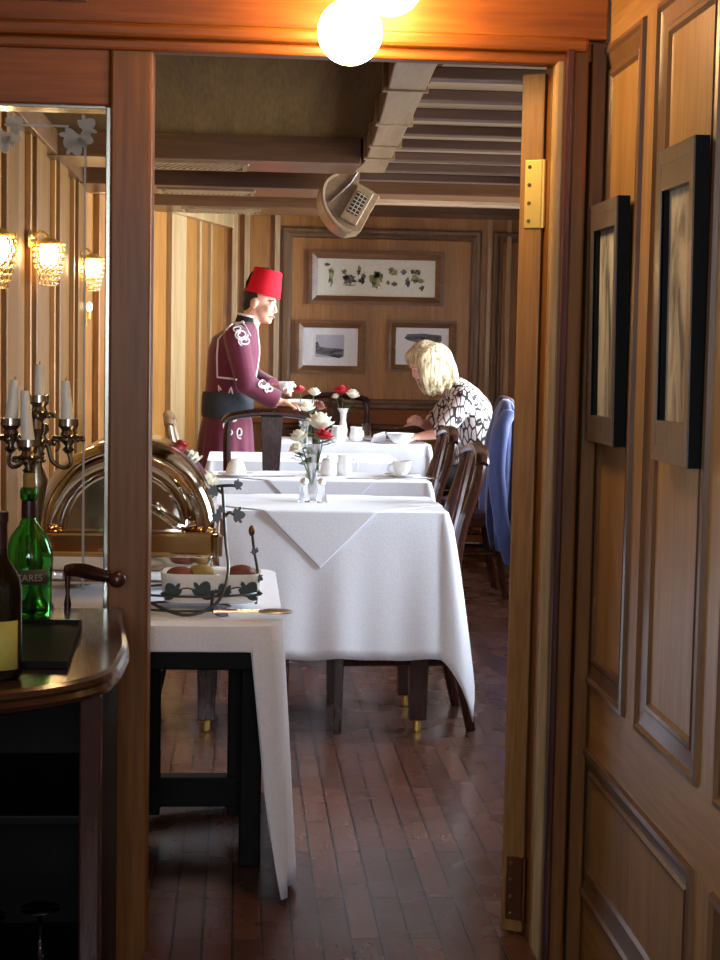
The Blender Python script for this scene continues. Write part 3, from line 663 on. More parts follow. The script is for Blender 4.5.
# ============================================================ BUFFET THINGS
cd = thing('chafing_dish', 'polished roll-top chafing dish with a domed lid and brass band on the buffet', 'chafing dish', (-.287, 4.3, .662))
cx, y0, y1, zb = -.287, 4.06, 4.54, .835
def arc(r, n=28, a0=0, a1=pi): return [(cx+r*cos(a0+(a1-a0)*i/n), zb+r*sin(a0+(a1-a0)*i/n)) for i in range(n+1)]
rings = []
for y, r in ((y0+.022, .150), (y0+.012, .158), (y0+.010, .176), (y0, .186), (y0+.006, .205), (y0+.022, .222), (y0+.05, .231), (y1-.05, .231), (y1-.01, .218), (y1, .19), (y1, .02)):
    rings.append([(x, y, z) for x, z in arc(r)])
G().loft(rings, False, False).out('dome_lid', CHAFE, cd, 40, 0, .003)
G().loft([[(x, y0+.022, z) for x, z in arc(.152)], [(x, y0+.022, z) for x, z in arc(.002)]], False, False).out('lid_end_panel', CHAFE, cd, 0, 0, .003)
for r in (.150, .204):
    G().tube([(x, y0+.006 if r > .2 else y0+.014, z) for x, z in arc(r)], .005, 8).out('lid_bead', CHAFE, cd)
hd = G().tube(bez([(cx+.06, y0+.012, zb+.055), (cx+.075, y0-.03, zb+.06), (cx+.13, y0-.035, zb+.022), (cx+.15, y0+.01, zb+.012)], 6), .008, 10).out('lid_handle', SILVER, cd)
G().ell((cx+.07, y0-.02, zb+.06), (.022, .014, .012)).out('handle_finial', SILVER, hd)
G().loft([[(cx-s, y0-e, z), (cx+s, y0-e, z), (cx+s, y1+e, z), (cx-s, y1+e, z)] for s, e, z in ((.226, .0, .775), (.232, .008, .782), (.232, .008, .826), (.238, .012, .832), (.238, .012, .838))]).out('rim_band', CHAFE_B, cd, 0, .004)
G().loft([[(cx-s, y0+e, z), (cx+s, y0+e, z), (cx+s, y1-e, z), (cx-s, y1-e, z)] for s, e, z in ((.20, .03, .725), (.215, .012, .735), (.22, .008, .776))]).out('water_pan', SILVER, cd, 0, .006)
for sx in (-1, 1):
    for y in (y0+.02, y1-.02):
        G().tube(bez([(cx+sx*.225, y, .80), (cx+sx*.232, y, .74), (cx+sx*.222, y, .70), (cx+sx*.235, y, .666)], 5), [.011]*15+[.016], 10).out('leg', SILVER, cd)
        G().lathe([(.014, 0), (.016, .05), (.010, .056)], (cx+sx*.235, y-.03, .777), 14).out('corner_cap', SILVER, cd)
for y in (y0+.02, y1-.02): G().tube([(cx-.222, y, .705), (cx+.222, y, .705)], .006, 8).out('cross_bar', SILVER, cd)
for x in (-.14, .14):
    bn = G().lathe([(.035, 0), (.04, .004), (.04, .03), (.015, .036)], (cx+x, 4.3, .665), 18).out('burner', SILVER_O, cd)
# iron vine stand with painted dish
st = thing('wrought_iron_stand', 'wrought iron vine stand with curling rods and leaves in front of the chafing dish', 'stand', (-.07, 3.95, .662))
Z0 = .668
def ring_pts(cx_, cy_, rx, ry, z, a0=0, a1=2*pi, n=32): return [(cx_+rx*cos(a0+(a1-a0)*i/n), cy_+ry*sin(a0+(a1-a0)*i/n), z) for i in range(n+1)]
G().tube(ring_pts(-.13, 3.90, .115, .075, .672), .003, 8).out('base_ring', IRON, st); G().tube(ring_pts(-.11, 3.94, .165, .10, .705), .003, 8).out('upper_ring', IRON, st)
G().tube(bez([(-.235, 3.86, .70), (-.13, 3.82, .664), (-.05, 3.83, .69), (-.022, 3.87, .76), (-.030, 3.92, .84), (-.036, 3.95, .93), (-.040, 3.95, .965)], 6), .004, 8).out('tall_rod', IRON, st)
G().tube(bez([(-.055, 3.84, .72), (-.06, 3.84, .68), (-.045, 3.83, .664), (-.02, 3.83, .664)], 5), .004, 8).out('foot', IRON, st)
G().tube(bez([(-.036, 3.95, .945), (-.055, 3.95, .962), (-.02, 3.94, .967), (-.008, 3.94, .966)], 5), .004, 8).out('curl', IRON, st)
G().tube(bez([(-.034, 3.94, .885), (-.022, 3.94, .90), (-.008, 3.94, .893)], 5), .0035, 8).out('curl', IRON, st)
G().tube(bez([(.048, 3.97, .668), (.052, 3.97, .74), (.042, 3.97, .80), (.036, 3.96, .845)], 6), .0035, 8).out('short_rod', IRON, st); G().ell((.035, 3.96, .853), (.008, .008, .014)).out('rod_finial', BRASS_OLD, st)
for (x, z, s, a) in ((-.008, .967, .018, -1.3), (-.052, .955, .022, 1.8), (-.010, .893, .026, -1.5), (-.044, .885, .020, 1.2), (-.04, .90, .015, .3), (.046, .80, .014, .6), (.05, .74, .014, -2)):
    G().prism(leafpts((x, z), s, a, 3.938), (0, .003, 0)).out('iron_leaf', IRON, st, 0)
dish = thing('serving_dish', 'white serving dish painted with dark vine leaves, held by the iron stand', 'dish', (-.065, 3.99, .672))
rs = []
for rx, ry, z in ((.10, .05, .672), (.115, .065, .676), (.120, .070, .70), (.125, .075, .748), (.120, .070, .748), (.112, .062, .70), (.10, .05, .682)):
    rs.append([(-.065+math.copysign(abs(cos(t))**.45, cos(t))*rx, 3.99+math.copysign(abs(sin(t))**.45, sin(t))*ry, z) for t in [2*pi*i/48 for i in range(48)]])
G().loft(rs).out('bowl', PORC, dish)
for (x, z, s, a) in ((-.152, .693, .034, .5), (-.088, .693, .038, -.4), (-.03, .697, .028, .3), (.024, .694, .038, -.5)):
    G().prism(leafpts((x, z), s, a, 3.912), (0, .006, 0)).out('painted_leaf', VINE, dish, 0)
G().tube(bez([(-.165, 3.914, .70), (-.12, 3.913, .715), (-.06, 3.913, .695), (0, 3.913, .718), (.04, 3.914, .70)], 5), .002, 6).out('painted_stem', VINE, dish)
for k, (x, y, z, m, r) in enumerate(((-.14, 3.98, .752, BROWN_P, .028), (-.09, 3.99, .757, CORK, .026), (.01, 3.99, .757, BROWN_P, .027))):
    tag(G().ell((x, y, z-.012), (r*1.3, r, r*.7)).out('bread_roll', m), ('brown roll at the left end of the painted dish', 'paler roll second from the left in the painted dish', 'brown roll at the right end of the painted dish')[k], 'bread roll', 'rolls in the painted dish')
cutlery(.03, 3.80, .672, 0, 'large shiny serving spoon lying at the right edge of the buffet', 'spoon', .17, STEEL, 1.7)
cutlery(.035, 3.84, .670, pi+.12, 'silver serving spoon behind the large one on the buffet edge', 'spoon', .16)
# flowers behind the dome
vb = thing('glass_vase', 'tall glass vase with red and white flowers behind the chafing dish', 'vase', (-.115, 4.64, .662))
G().lathe([(.045, 0), (.048, .01), (.03, .08), (.032, .2), (.05, .27), (.046, .27), (.028, .2), (.026, .08)], (-.115, 4.64, .662), 20).out('body', CRYSTAL, vb)
bb = (-.115, 4.64, .72)
flower(bb, (-.142, 4.62, .985), .034, WHITE_P, 'white flower behind the upper right of the chafing dome', 2); flower(bb, (-.095, 4.60, .925), .036, WHITE_P, 'creamy white flower low at the right shoulder of the chafing dome', 3)
flower(bb, (-.168, 4.64, 1.02), .024, RED_P, 'red flower above the chafing dome', 2)

# ============================================================ BAR SIDEBOARD
sb = thing('sideboard', 'dark curved-front sideboard with polished top left of the doorway', 'sideboard', (-.6, 3.0, -.1))
outl = [(-1.1, 3.36), (-.235, 3.36), (-.222, 3.25), (-.206, 3.05), (-.198, 2.95)] + [(-.20-.012*i-.0, 2.95-.055*i) for i in range(1, 3)]
outl = [(-1.1, 3.36), (-.235, 3.36)] + [tuple(p)[:2] for p in bez([(-.235, 3.30, 0), (-.205, 3.05, 0), (-.196, 2.88, 0), (-.222, 2.66, 0), (-.37, 2.52, 0), (-.60, 2.45, 0), (-1.1, 2.45, 0)], 7)]
def inset(pts, d):
    c = Vector((-.65, 2.95)); return [tuple(Vector(p)+(c-Vector(p)).normalized()*d) for p in pts]
G().loft([[(x, y, z) for x, y in inset(outl, i)] for i, z in ((.018, .715), (.004, .72), (0, .728), (.006, .736), (.002, .742), (.006, .750), (.014, .755))]).out('top', SIDE_TOP, sb, 30)
side = inset([tuple(p)[:2] for p in bez([(-.235, 3.34, 0), (-.225, 3.2, 0), (-.213, 3.0, 0), (-.21, 2.85, 0), (-.225, 2.72, 0)], 6)], .015); inn = inset(side, .03)
G().prism([(x, y, -.1) for x, y in side]+[(x, y, -.1) for x, y in inn[::-1]], (0, 0, .816)).out('side_panel', EBONY, sb, 30)
B(-.262, -.226, 2.68, 2.72, -.1, .716, 'corner_post', MAHOG, sb); B(-1.08, -.26, 3.30, 3.34, -.1, .716, 'back_panel', EBONY, sb); B(-1.08, -1.04, 2.5, 3.3, -.1, .716, 'end_panel', EBONY, sb)
G().prism([(x, y, .075) for x, y in inset(outl, .05)], (0, 0, .025)).out('bottom_shelf', EBONY, sb, 0, .003)
B(-1.04, -.26, 2.85, 3.3, .44, .46, 'middle_shelf', EBONY, sb); G().prism([(x, y, -.1) for x, y in inset(outl, .07)], (0, 0, .175)).out('plinth', EBONY, sb, 0)
rail = G().tube(bez([(-.355, 3.345, .835), (-.33, 3.335, .838), (-.30, 3.32, .834), (-.262, 3.31, .826)], 6), [.012+.004*sin(i/18*pi) for i in range(19)], 12).out('gallery_rail', MAHOG, sb)
G().ell((-.247, 3.305, .823), (.019, .017, .018)).out('knob', MAHOG_R, rail); G().lathe([(.007, 0), (.008, .01), (.004, .03), (.006, .06), (.004, .078)], (-.352, 3.345, .755), 12).out('rail_post', MAHOG, rail)
tag(G().loft([[(-.425+e, 2.71+e, z), (-.285-e, 2.71+e, z), (-.302-e, 3.13-e, z), (-.442+e, 3.13-e, z)] for e, z in ((0, .756), (0, .768), (.004, .768), (.006, .761))]).out('serving_tray', SLATE, None, 0), 'shallow black tray lying on the sideboard top', 'tray')
def bottle(x, y, z, prof, mat, label, foil, lab, cork):
    t = thing('wine_bottle', label, 'bottle', (x, y, z), None)
    n = len(prof); inn = [(r-.003, max(zz, .004)) for r, zz in prof][::-1]
    G().lathe(prof+inn, (x, y, z), 32).out('glass_body', mat, t)
    return t
GB = [(.020, .008), (.040, 0), (.045, .004), (.046, .02), (.046, .085), (.0485, .115), (.047, .135), (.036, .165), (.020, .185), (.015, .20), (.0145, .235), (.018, .24), (.018, .256), (.0145, .262)]
gb = bottle(-.417, 3.23, .757, GB, GREEN_GL, 'bulbous green glass bottle with a cork, standing on the sideboard', None, None, None)
G().lathe([(.0118, 0), (.0125, .04), (.0120, .041)], (-.417, 3.23, 1.005), 16).out('cork', CORK, gb); G().lathe([(.0156, 0), (.0153, .03), (.0150, .035)], (-.417, 3.23, .957), 16, None, False).out('neck_foil', FOIL, gb)
def band(x, y, z0, z1, r0, r1, a0, a1, n=16):
    g = G(); g.loft([[(x+r*sin(a0+(a1-a0)*i/n), y-r*cos(a0+(a1-a0)*i/n), zz) for i in range(n+1)] for r, zz in ((r0, z0), (r1, z1))], False, False); return g
lb = band(-.417, 3.23, .828, .858, .0468, .0482, -1.0, 1.1).out('label', LABEL_D, gb, 40, 0, .0008)
tc = bpy.data.curves.new('lettering', 'FONT'); tc.body = 'ZARES'; tc.size = .019; tc.align_x = 'CENTER'; tc.extrude = .0004
to = bpy.data.objects.new('lettering', tc); COL.objects.link(to); bpy.context.view_layer.update(); dg = bpy.context.evaluated_depsgraph_get()
tm = bpy.data.meshes.new_from_object(to.evaluated_get(dg)); bpy.data.objects.remove(to)
for v in tm.vertices:
    a = v.co.x/.05+.15; r = .0494+v.co.z; v.co = Vector((r*sin(a), -r*cos(a), .0785+v.co.y))
tm.materials.clear(); tm.materials.append(LABEL_T); to = bpy.data.objects.new('lettering', tm); COL.objects.link(to); to.parent = lb; ORG[to.name] = ORG[lb.name]
DB = [(.015, .012), (.033, 0), (.0375, .004), (.0375, .145), (.034, .165), (.017, .195), (.0135, .21), (.0135, .255), (.0155, .257), (.0155, .267), (.0135, .27)]
db = bottle(-.388, 2.63, .757, DB, DARK_GL, 'dark wine bottle with a yellow label at the left front of the sideboard', None, None, None)
band(-.388, 2.63, .775, .855, .0382, .0382, .15, 1.05).out('label', LABEL_Y, db, 40, 0, .0008); G().lathe([(.0142, 0), (.0142, .04), (.016, .042), (.016, .058), (.010, .059)], (-.388, 2.63, .972), 16, None, True).out('neck_foil', FOIL, db)
# upturned stem glasses in the dark lower shelf
def stemglass(x, y, label):
    t = thing('stem_glass', label, 'glass', (x, y, .101), 'upturned stem glasses'); h = .172
    G().lathe([(.034, 0), (.040, .03), (.036, .06), (.012, .085), (.0045, .10), (.004, h-.008)], (x, y, .101), 20, None, False).out('bowl_and_stem', CRYSTAL, t, 35, 0, .0012)
    G().lathe([(.004, h-.012), (.02, h-.006), (.036, h-.003), (.036, h), (.004, h)], (x, y, .101), 24).out('foot', CRYSTAL, t); return t
stemglass(-.352, 2.90, 'clear stem glass upside down on the dark lower shelf of the sideboard, right one'); stemglass(-.445, 2.86, 'clear stem glass upside down at the far left of the sideboard shelf')
# ---- candelabra and candles
CX, CY = -.415, 3.325
cb = thing('candelabra', 'ornate antique silver candelabra behind the green bottle', 'candelabra', (CX, CY, .756))
G().lathe([(.037, 0), (.038, .006), (.034, .014), (.024, .022), (.015, .04), (.012, .07), (.02, .10), (.010, .13), (.012, .2), (.02, .24), (.024, .27), (.012, .30), (.010, .35), (.018, .375), (.01, .40), (.008, .42)], (CX, CY, .756), 24).out('stem', SILVER_O, cb)
CUP = [(.006, -.045), (.012, -.038), (.006, -.03), (.014, -.02), (.026, -.012), (.028, -.008), (.016, -.004), (.012, .006), (.018, .016), (.017, .024), (.011, .024)]
CUP = [(.006, -.045), (.013, -.037), (.006, -.03), (.014, -.022), (.031, -.014), (.033, -.009), (.016, -.006), (.013, .002), (.021, .012), (.020, .026), (.010, .026), (.010, .004)]
CANDLES = []
for dx, dy, zc, lab in ((-.052, .0, 1.148, 'white tapered candle at the left of the candelabra'), (.065, .0, 1.148, 'white tapered candle on the right arm of the candelabra'), (-.008, -.06, 1.108, 'white tapered candle lowest and nearest on the candelabra'), (0.006, 0.0, 1.196, 'white candle on the raised centre of the candelabra'), (.0, .05, 1.135, None)):
    x, y = CX+dx, CY+dy; z = zc-.022
    if abs(dx)+abs(dy) > .01:
        arm = G().tube(bez([(CX, CY, 1.06), (CX+dx*.3, CY+dy*.3, 1.10), (CX+dx*.5, CY+dy*.5, 1.065), (x-dx*.15, y-dy*.15, z-.075), (x+dx*.08, y+dy*.08, z-.065), (x, y, z-.04)], 6), .0045, 8).out('arm', SILVER_O, cb)
        G().tube(bez([(CX+dx*.35, CY+dy*.35, 1.095), (CX+dx*.6, CY+dy*.6, 1.115), (CX+dx*.72, CY+dy*.72, 1.095), (CX+dx*.6, CY+dy*.6, 1.085)], 5), .003, 6).out('scroll', SILVER_O, arm)
    else: arm = cb
    cp = G().lathe(CUP, (x, y, z), 20).out('candle_cup', SILVER_O, cb)
    for i in range(8): G().ell((x+.03*cos(i*pi/4), y+.03*sin(i*pi/4), z-.016), .005, None, 8, 6).out('petal', SILVER_O, cp)
    if lab: CANDLES.append((x, y, z+.006, lab))
for k, (x, y, z, lab) in enumerate(CANDLES):
    t = thing('candle', lab, 'candle', (x, y, z), 'white candles in the candelabra'); L = (.098, .098, .118, .082)[k]
    lean = (.004, -.003, -.004, 0)[k]
    g = G(); n = 8
    g.loft([[(x+lean*j/n*2+(.0145-.006*j/n if k != 3 else .0105-.002*j/n)*cos(2*pi*i/16), y+(.0135-.006*j/n if k != 3 else .0105-.002*j/n)*sin(2*pi*i/16), z+L*j/n) for i in range(16)] for j in range(n+1)]); g.out('wax', WAX, t)
    G().tube([(x+lean*2, y, z+L-.002), (x+lean*2+.001, y, z+L+.007)], .001, 6).out('wick', BLACK_C, t)

# ============================================================ WALL PICTURES
def bpic(x0, x1, z0, z1, wf, label, kind):
    Y = 10.7; t = thing('framed_picture', label, 'picture', (x0, Y, z0), 'brown framed pictures on the end wall')
    P = Vector((x0, Y, z0)); R = Matrix.Rotation(-.012, 3, 'Y')
    o = P; u = R @ Vector((1, 0, 0)); v = R @ Vector((0, 0, 1)); n = Vector((0, -1, 0)); w, h = x1-x0, z1-z0; u = Vector((1, 0, 0)); v = Vector((0, 0, 1))
    G().frame(o, u, v, n, w, h, [(0, 0), (0, .03), (wf*.4, .034), (wf*.8, .022), (wf, .018), (wf, 0)]).out('frame', PIC_BN, t, 25)
    m = G().box(x0+wf*.9, x1-wf*.9, Y-.012, Y-.004, z0+wf*.9, z1-wf*.9).out('mat_board', MATTE if kind == 0 else MATTE_W, t, 0)
    G().box(x0+wf*.95, x1-wf*.95, Y-.0165, Y-.0145, z0+wf*.95, z1-wf*.95).out('glazing', PICGL, t, 0)
    rb = random.Random(11)
    def blot(px, pz, sx, sz, mat, rag=.38, n=22, sq=False):
        pts = []
        for i in range(n):
            a = 2*pi*i/n; k = 1+rb.uniform(-rag, rag)
            pts.append((px+cos(a)*sx*k, Y-.0122, pz+sin(a)*sz*k))
        G().prism(pts, (0, -.0006, 0)).out('painted_motif', mat, m, 0)
    if kind == 0:
        w, h = x1-x0, z1-z0
        for fx, fz, sx, sz, mt in ((.165, .52, .018, .055, INK_G), (.14, .73, .022, .009, INK_D), (.26, .60, .016, .016, INK_D), (.30, .47, .045, .03, INK_D), (.27, .50, .02, .015, INK_G), (.37, .62, .014, .028, INK_D), (.40, .50, .016, .035, INK_D), (.385, .45, .02, .012, INK_G), (.50, .47, .038, .055, INK_G), (.50, .55, .02, .02, INK_D), (.62, .62, .030, .024, INK_G), (.585, .42, .012, .014, INK_D), (.635, .40, .02, .014, INK_D), (.70, .62, .018, .014, INK_D), (.73, .44, .016, .03, INK_D), (.79, .50, .028, .025, INK_G), (.80, .62, .026, .016, INK_D), (.765, .63, .012, .018, INK_D), (.83, .46, .022, .014, INK_G), (.84, .33, .016, .018, INK_D), (.30, .36, .04, .004, INK_D)):
            blot(x0+fx*w, z0+fz*h, sx, sz, mt)
    elif kind == 1:
        G().box((x0+x1)/2-.10, (x0+x1)/2+.09, Y-.0128, Y-.012, (z0+z1)/2-.07, (z0+z1)/2+.08).out('print_paper', plain('faded_print_paper', lin(206, 208, 222), .8), m, 0)
        pts = [((x0+x1)/2+a, Y-.0136, (z0+z1)/2+b) for a, b in ((-.10, -.045), (.06, -.075), (.085, -.06), (.088, -.015), (.04, -.01), (-.04, -.005), (-.075, .0), (-.085, .03), (-.10, .03))]
        G().prism(pts, (0, .0006, 0)).out('ship_image', PHOTO, m, 0)
    else:
        c = (x0+x1)/2; pts = [(c+a, Y-.0136, (z0+z1)/2+b) for a, b in ((-.12, .055), (-.10, .04), (.0, .02), (.09, .0), (.13, .04), (.13, .075), (.0, .085), (-.1, .08))]
        G().prism(pts, (0, .0006, 0)).out('ship_image', PHOTO, m, 0)
bpic(.448, 1.351, 1.615, 1.975, .058, 'wide brown framed print of small botanical sketches, highest on the end wall', 0)
bpic(.369, .835, 1.155, 1.510, .052, 'brown framed picture of a grey ship, lower left on the end wall', 1)
bpic(.985, 1.445, 1.172, 1.522, .052, 'brown framed picture partly behind the woman\'s head, lower right on the end wall', 2)
def wpic(y0, y1, z0, z1, label, mat, bt, bs):
    """hangs on the right wall of the bar, leaning a little forward at the top"""
    t = thing('framed_picture', label, 'picture', (X0, (y0+y1)/2, z0), 'dark framed pictures on the panelled wall'); D = .020
    u, v, n = Vector((0, -1, 0)), Vector((-.012, 0, 1)).normalized(), Vector((-1, 0, -.012)).normalized()
    o = Vector((X0-.006, y1, z0)); w, h = y1-y0, z1-z0
    # uneven border: build four rails
    g = G()
    def slab(a0, a1, b0, b1, t0, t1, gg=None):
        gg = gg or g; vs = [o+u*a+v*b+n*tt for a in (a0, a1) for b in (b0, b1) for tt in (t0, t1)]
        vv = [gg.b.verts.new(p) for p in vs]
        for f in ((0, 1, 3, 2), (4, 6, 7, 5), (0, 4, 5, 1), (2, 3, 7, 6), (0, 2, 6, 4), (1, 5, 7, 3)): gg.b.faces.new([vv[i] for i in f])
    g.frame(o, u, v, n, w, h, [(0, 0), (0, D), (bs, D), (bs, 0)])
    fr = g.out('frame', SLATE, t, 0)
    g = G(); g.frame(o, u, v, n, w, h, [(.001, D), (.001, D+.003), (bs*.9, D+.002), (bs, D-.002), (bs, D-.004)])
    slab(bs*.9, w-bs*.9, bs*.9, bt, .002, D+.0015); slab(bs*.9, w-bs*.9, h-bt, h-bs*.9, .002, D+.0015)
    g.out('frame_face', PIC_DK, fr, 0)
    g = G(); slab(bs*.9, w-bs*.9, bt*.95, h-bt*.95, .001, .006); g.out('drawing', mat, t, 0)
    g = G(); slab(0, w, 0, h, -.004, 0); g.out('backing', SLATE, t, 0)
    g = G(); slab(w*.3, w*.7, h*.9, h*.93, -.014, -.004); g.out('hanger', BRASS_OLD, t, 0)
wpic(3.135, 3.375, 1.122, 1.618, 'dark framed pale sketch nearer the doorway on the panelled right wall', SKETCH2, .055, .026)
wpic(2.60, 2.835, 1.118, 1.665, 'larger dark framed figure drawing at the right edge, on the panelled wall', SKETCH, .072, .030)

# ============================================================ CEILING DUCT AND VENTS
du = thing('ceiling_duct', 'boxed wooden ceiling duct running to a curled end with a grille', 'duct', (.55, 6.0, 2.2))
sec = [(.40, .525, 3.7), (.425, .545, 4.6), (.47, .58, 5.5), (.50, .605, 6.2), (.52, .625, 6.9), (.50, .64, 7.3)]
g = G(); g.loft([[(a, y, 2.11), (b, y, 2.11), (b, y, 2.31), (a, y, 2.31)] for a, b, y in sec]); g.out('duct_body', DUCT_W, du, 0, .004)
for (a, b, y) in ((.44, .558, 5.0), (.48, .59, 5.75), (.505, .61, 6.35), (.515, .622, 6.75)):
    B(a-.012, b+.012, y-.012, y+.012, 2.103, 2.2, 'joint_strip', DUCT_W, du, .002)
# curled end: hooks down, round and up again to the grille
out_ = bez([(.50, 0, 2.16), (.44, 0, 2.125), (.379, 0, 2.086), (.359, 0, 2.029), (.370, 0, 1.963), (.411, 0, 1.898), (.455, 0, 1.862), (.493, 0, 1.848)], 4)
inn_ = [(.551, 0, 1.859), (.592, 0, 1.94), (.64, 0, 2.024), (.585, 0, 2.058), (.540, 0, 2.08), (.545, 0, 2.16)]
def curl(s, y): return [(.5+(p[0]-.5)*s, y, 2.0+(p[2]-2.0)*s) for p in [tuple(q) for q in out_]+inn_]
G().loft([curl(.97, 7.46), curl(1, 7.50), curl(1, 7.80), curl(.97, 7.84)]).out('curled_end', DUCT_W, du, 25)
G().tube([(p[0]+.012, 7.455, p[2]+.006) for p in out_], .011, 8).out('edge_roll', CEIL_L, du)
RG = Matrix.Rotation(.50, 3, 'Y'); c0 = Vector((.528, 7.45, 1.975))
ob = G().obox(c0, (.085, .03, .17), RG).out('outlet_box', DUCT_W, du, 0, .004)
gr = G().obox(c0+RG @ Vector((.0, -.016, .008)), (.052, .006, .105), RG).out('grille', VENT_D, du, 0)
for i in range(6): G().obox(c0+RG @ Vector((.0, -.020, -.036+i*.018)), (.052, .005, .004), RG).out('louvre', VENT_L, gr, 0)
for i in range(2): G().obox(c0+RG @ Vector((-.009+i*.018, -.020, .008)), (.004, .005, .105), RG).out('louvre', VENT_L, gr, 0)
G().tube([(.405, 7.452, 1.99), (.50, 7.452, 2.08), (.53, 7.452, 2.13)], .006, 6).out('inner_bead', OAK_DK, du)
for k, (x0, x1, y0, y1, lab) in enumerate(((-.50, .02, 6.92, 7.17, 'slatted ceiling vent nearest the doorway at upper left'), (-.42, .06, 8.05, 8.3, 'slatted ceiling vent in the middle soffit'), (-.34, .10, 9.15, 9.4, 'slatted ceiling vent in the farthest soffit'))):
    t = thing('ceiling_vent', lab, 'vent', ((x0+x1)/2, (y0+y1)/2, 2.095), 'ceiling vents in the soffits')
    G().frame((x0, y0, 2.095), (1, 0, 0), (0, 1, 0), (0, 0, -1), x1-x0, y1-y0, [(0, 0), (0, .01), (.018, .01), (.02, 0)]).out('frame', DUCT_W, t, 0); G().box(x0+.015, x1-.015, y0+.015, y1-.015, 2.0935, 2.0945).out('backing', VENT_D, t, 0)
    g = G(); n = 17
    for i in range(n):
        x = x0+.03+(x1-x0-.06)*i/(n-1); g.obox((x, (y0+y1)/2, 2.089), (.006, y1-y0-.04, .006), Matrix.Rotation(.35, 3, 'Z'))
    g.out('slats', VENT_L, t, 0)
# ============================================================ LAMPS
gl = thing('globe_lamp', 'lit globe wall lamp hanging over the doorway header', 'lamp', (.25, 3.385, 2.2))
G().lathe([(.06, 0), (.055, .012), (.03, .02), (.012, .03)], (.25, 3.385, 2.22), 24, Matrix.Rotation(pi/2, 3, 'X')).out('wall_plate', BRASS, gl)
for (x, y, z) in ((.211, 3.25, 1.937), (.292, 3.27, 2.040)):
    a = G().tube(bez([(.25, 3.37, 2.22), (.25, 3.30, 2.25), (x, y, 2.22), (x, y, z+.095)], 6), .007, 8).out('arm', BRASS, gl)
    G().lathe([(.022, .06), (.026, .068), (.02, .095), (.008, .10)], (x, y, z), 16).out('fitter', BRASS, a)
    G().ell((x, y, z), .065, None, 28, 18).out('globe_shade', GLOBE, gl)
for k, (y, z) in enumerate(((4.9, 1.575), (6.22, 1.635), (8.0, 1.68))):
    x = -.73; lab = ('lit crystal wall sconce seen at the left edge through the glass', 'lit crystal wall sconce in the middle, seen through the glass', 'smallest lit crystal wall sconce, nearest the post, seen through the glass')[k]
    t = thing('wall_sconce', lab, 'sconce', (-.805, y, z), 'crystal sconces on the left wall')
    G().lathe([(.035, 0), (.03, .01), (.01, .02)], (-.805, y, z+.07), 16, Matrix.Rotation(pi/2, 3, 'Y')).out('wall_plate', BRASS, t)
    G().tube(bez([(-.79, y, z+.07), (-.76, y, z+.10), (x, y, z+.075)], 5), .006, 8).out('arm', BRASS, t)
    G().ell((x, y, z+.012), (.036, .036, .042)).out('bulb', BULB, t)
    G().lathe([(.02, .075), (.045, .06), (.052, .055), (.05, .05)], (x, y, z), 18).out('crown', BRASS, t)
    g = G()
    for j in range(8):
        r = .054*cos((j-1)*.17); zz = z+.052-j*.021
        for i in range(14):
            a = 2*pi*(i+.5*(j % 2))/14; g.ell((x+r*cos(a), y+r*sin(a), zz), (.008, .008, .010), None, 6, 5)
    bd = g.out('bead_fringe', BEAD, t); bd['kind'] = 'stuff'
tl = thing('candle_bulb', 'tiny lit bulb below the smallest sconce', 'bulb', (-.77, 8.3, 1.49))
G().ell((-.77, 8.3, 1.505), (.015, .015, .024)).out('bulb', TINY, tl); G().tube([(-.785, 8.3, 1.44), (-.77, 8.3, 1.445), (-.77, 8.3, 1.485)], .006, 8).out('holder', BRASS, tl); G().obox((-.7895, 8.3, 1.44), (.012, .05, .06)).out('wall_plate', BRASS, tl, 0)
# ============================================================ PEOPLE
def basis(f, roll=0):
    f = Vector(f).normalized(); u = Vector((0, 0, 1)); u = (u - f*u.dot(f)).normalized(); r = f.cross(u).normalized()
    if roll: u, r = u*cos(roll)+r*sin(roll), r*cos(roll)-u*sin(roll)
    return f, u, r
def head(g, c, f, u, r, s=1.0, fem=False):
    """skull, jaw, brow, nose, lips, chin, ears as overlapping volumes"""
    c = Vector(c); M = Matrix((f, r, u)).transposed(); P = lambda a, b, d: c+(f*a+r*b+u*d)*s
    g.ell(P(-.012, 0, .03), (.094*s, .076*s, .088*s), M, 20, 14); g.ell(P(.025, 0, -.03), (.066*s, .060*s, .082*s), M, 20, 14)
    g.ell(P(.048, 0, -.078), (.040*s, .042*s, .032*s), M); g.ell(P(.076, 0, -.092), (.018*s, .024*s, .016*s), M)
    for q in (-1, 1):
        g.ell(P(.058, q*.036, -.022), (.026*s, .022*s, .026*s), M); g.ell(P(.074, q*.026, .026), (.014*s, .024*s, .010*s), M)
        g.ell(P(-.012, q*.075, -.012), (.022*s, .010*s, .032*s), M)
    g.caps(P(.085, 0, .012), P(.103, 0, -.026), .009*s, .012*s, 10); g.ell(P(.094, -.011, -.032), (.012*s, .009*s, .009*s), M); g.ell(P(.094, .011, -.032), (.012*s, .009*s, .009*s), M)
    g.ell(P(.088, 0, -.058), (.012*s, .024*s, .007*s), M); g.ell(P(.086, 0, -.069), (.012*s, .021*s, .008*s), M)
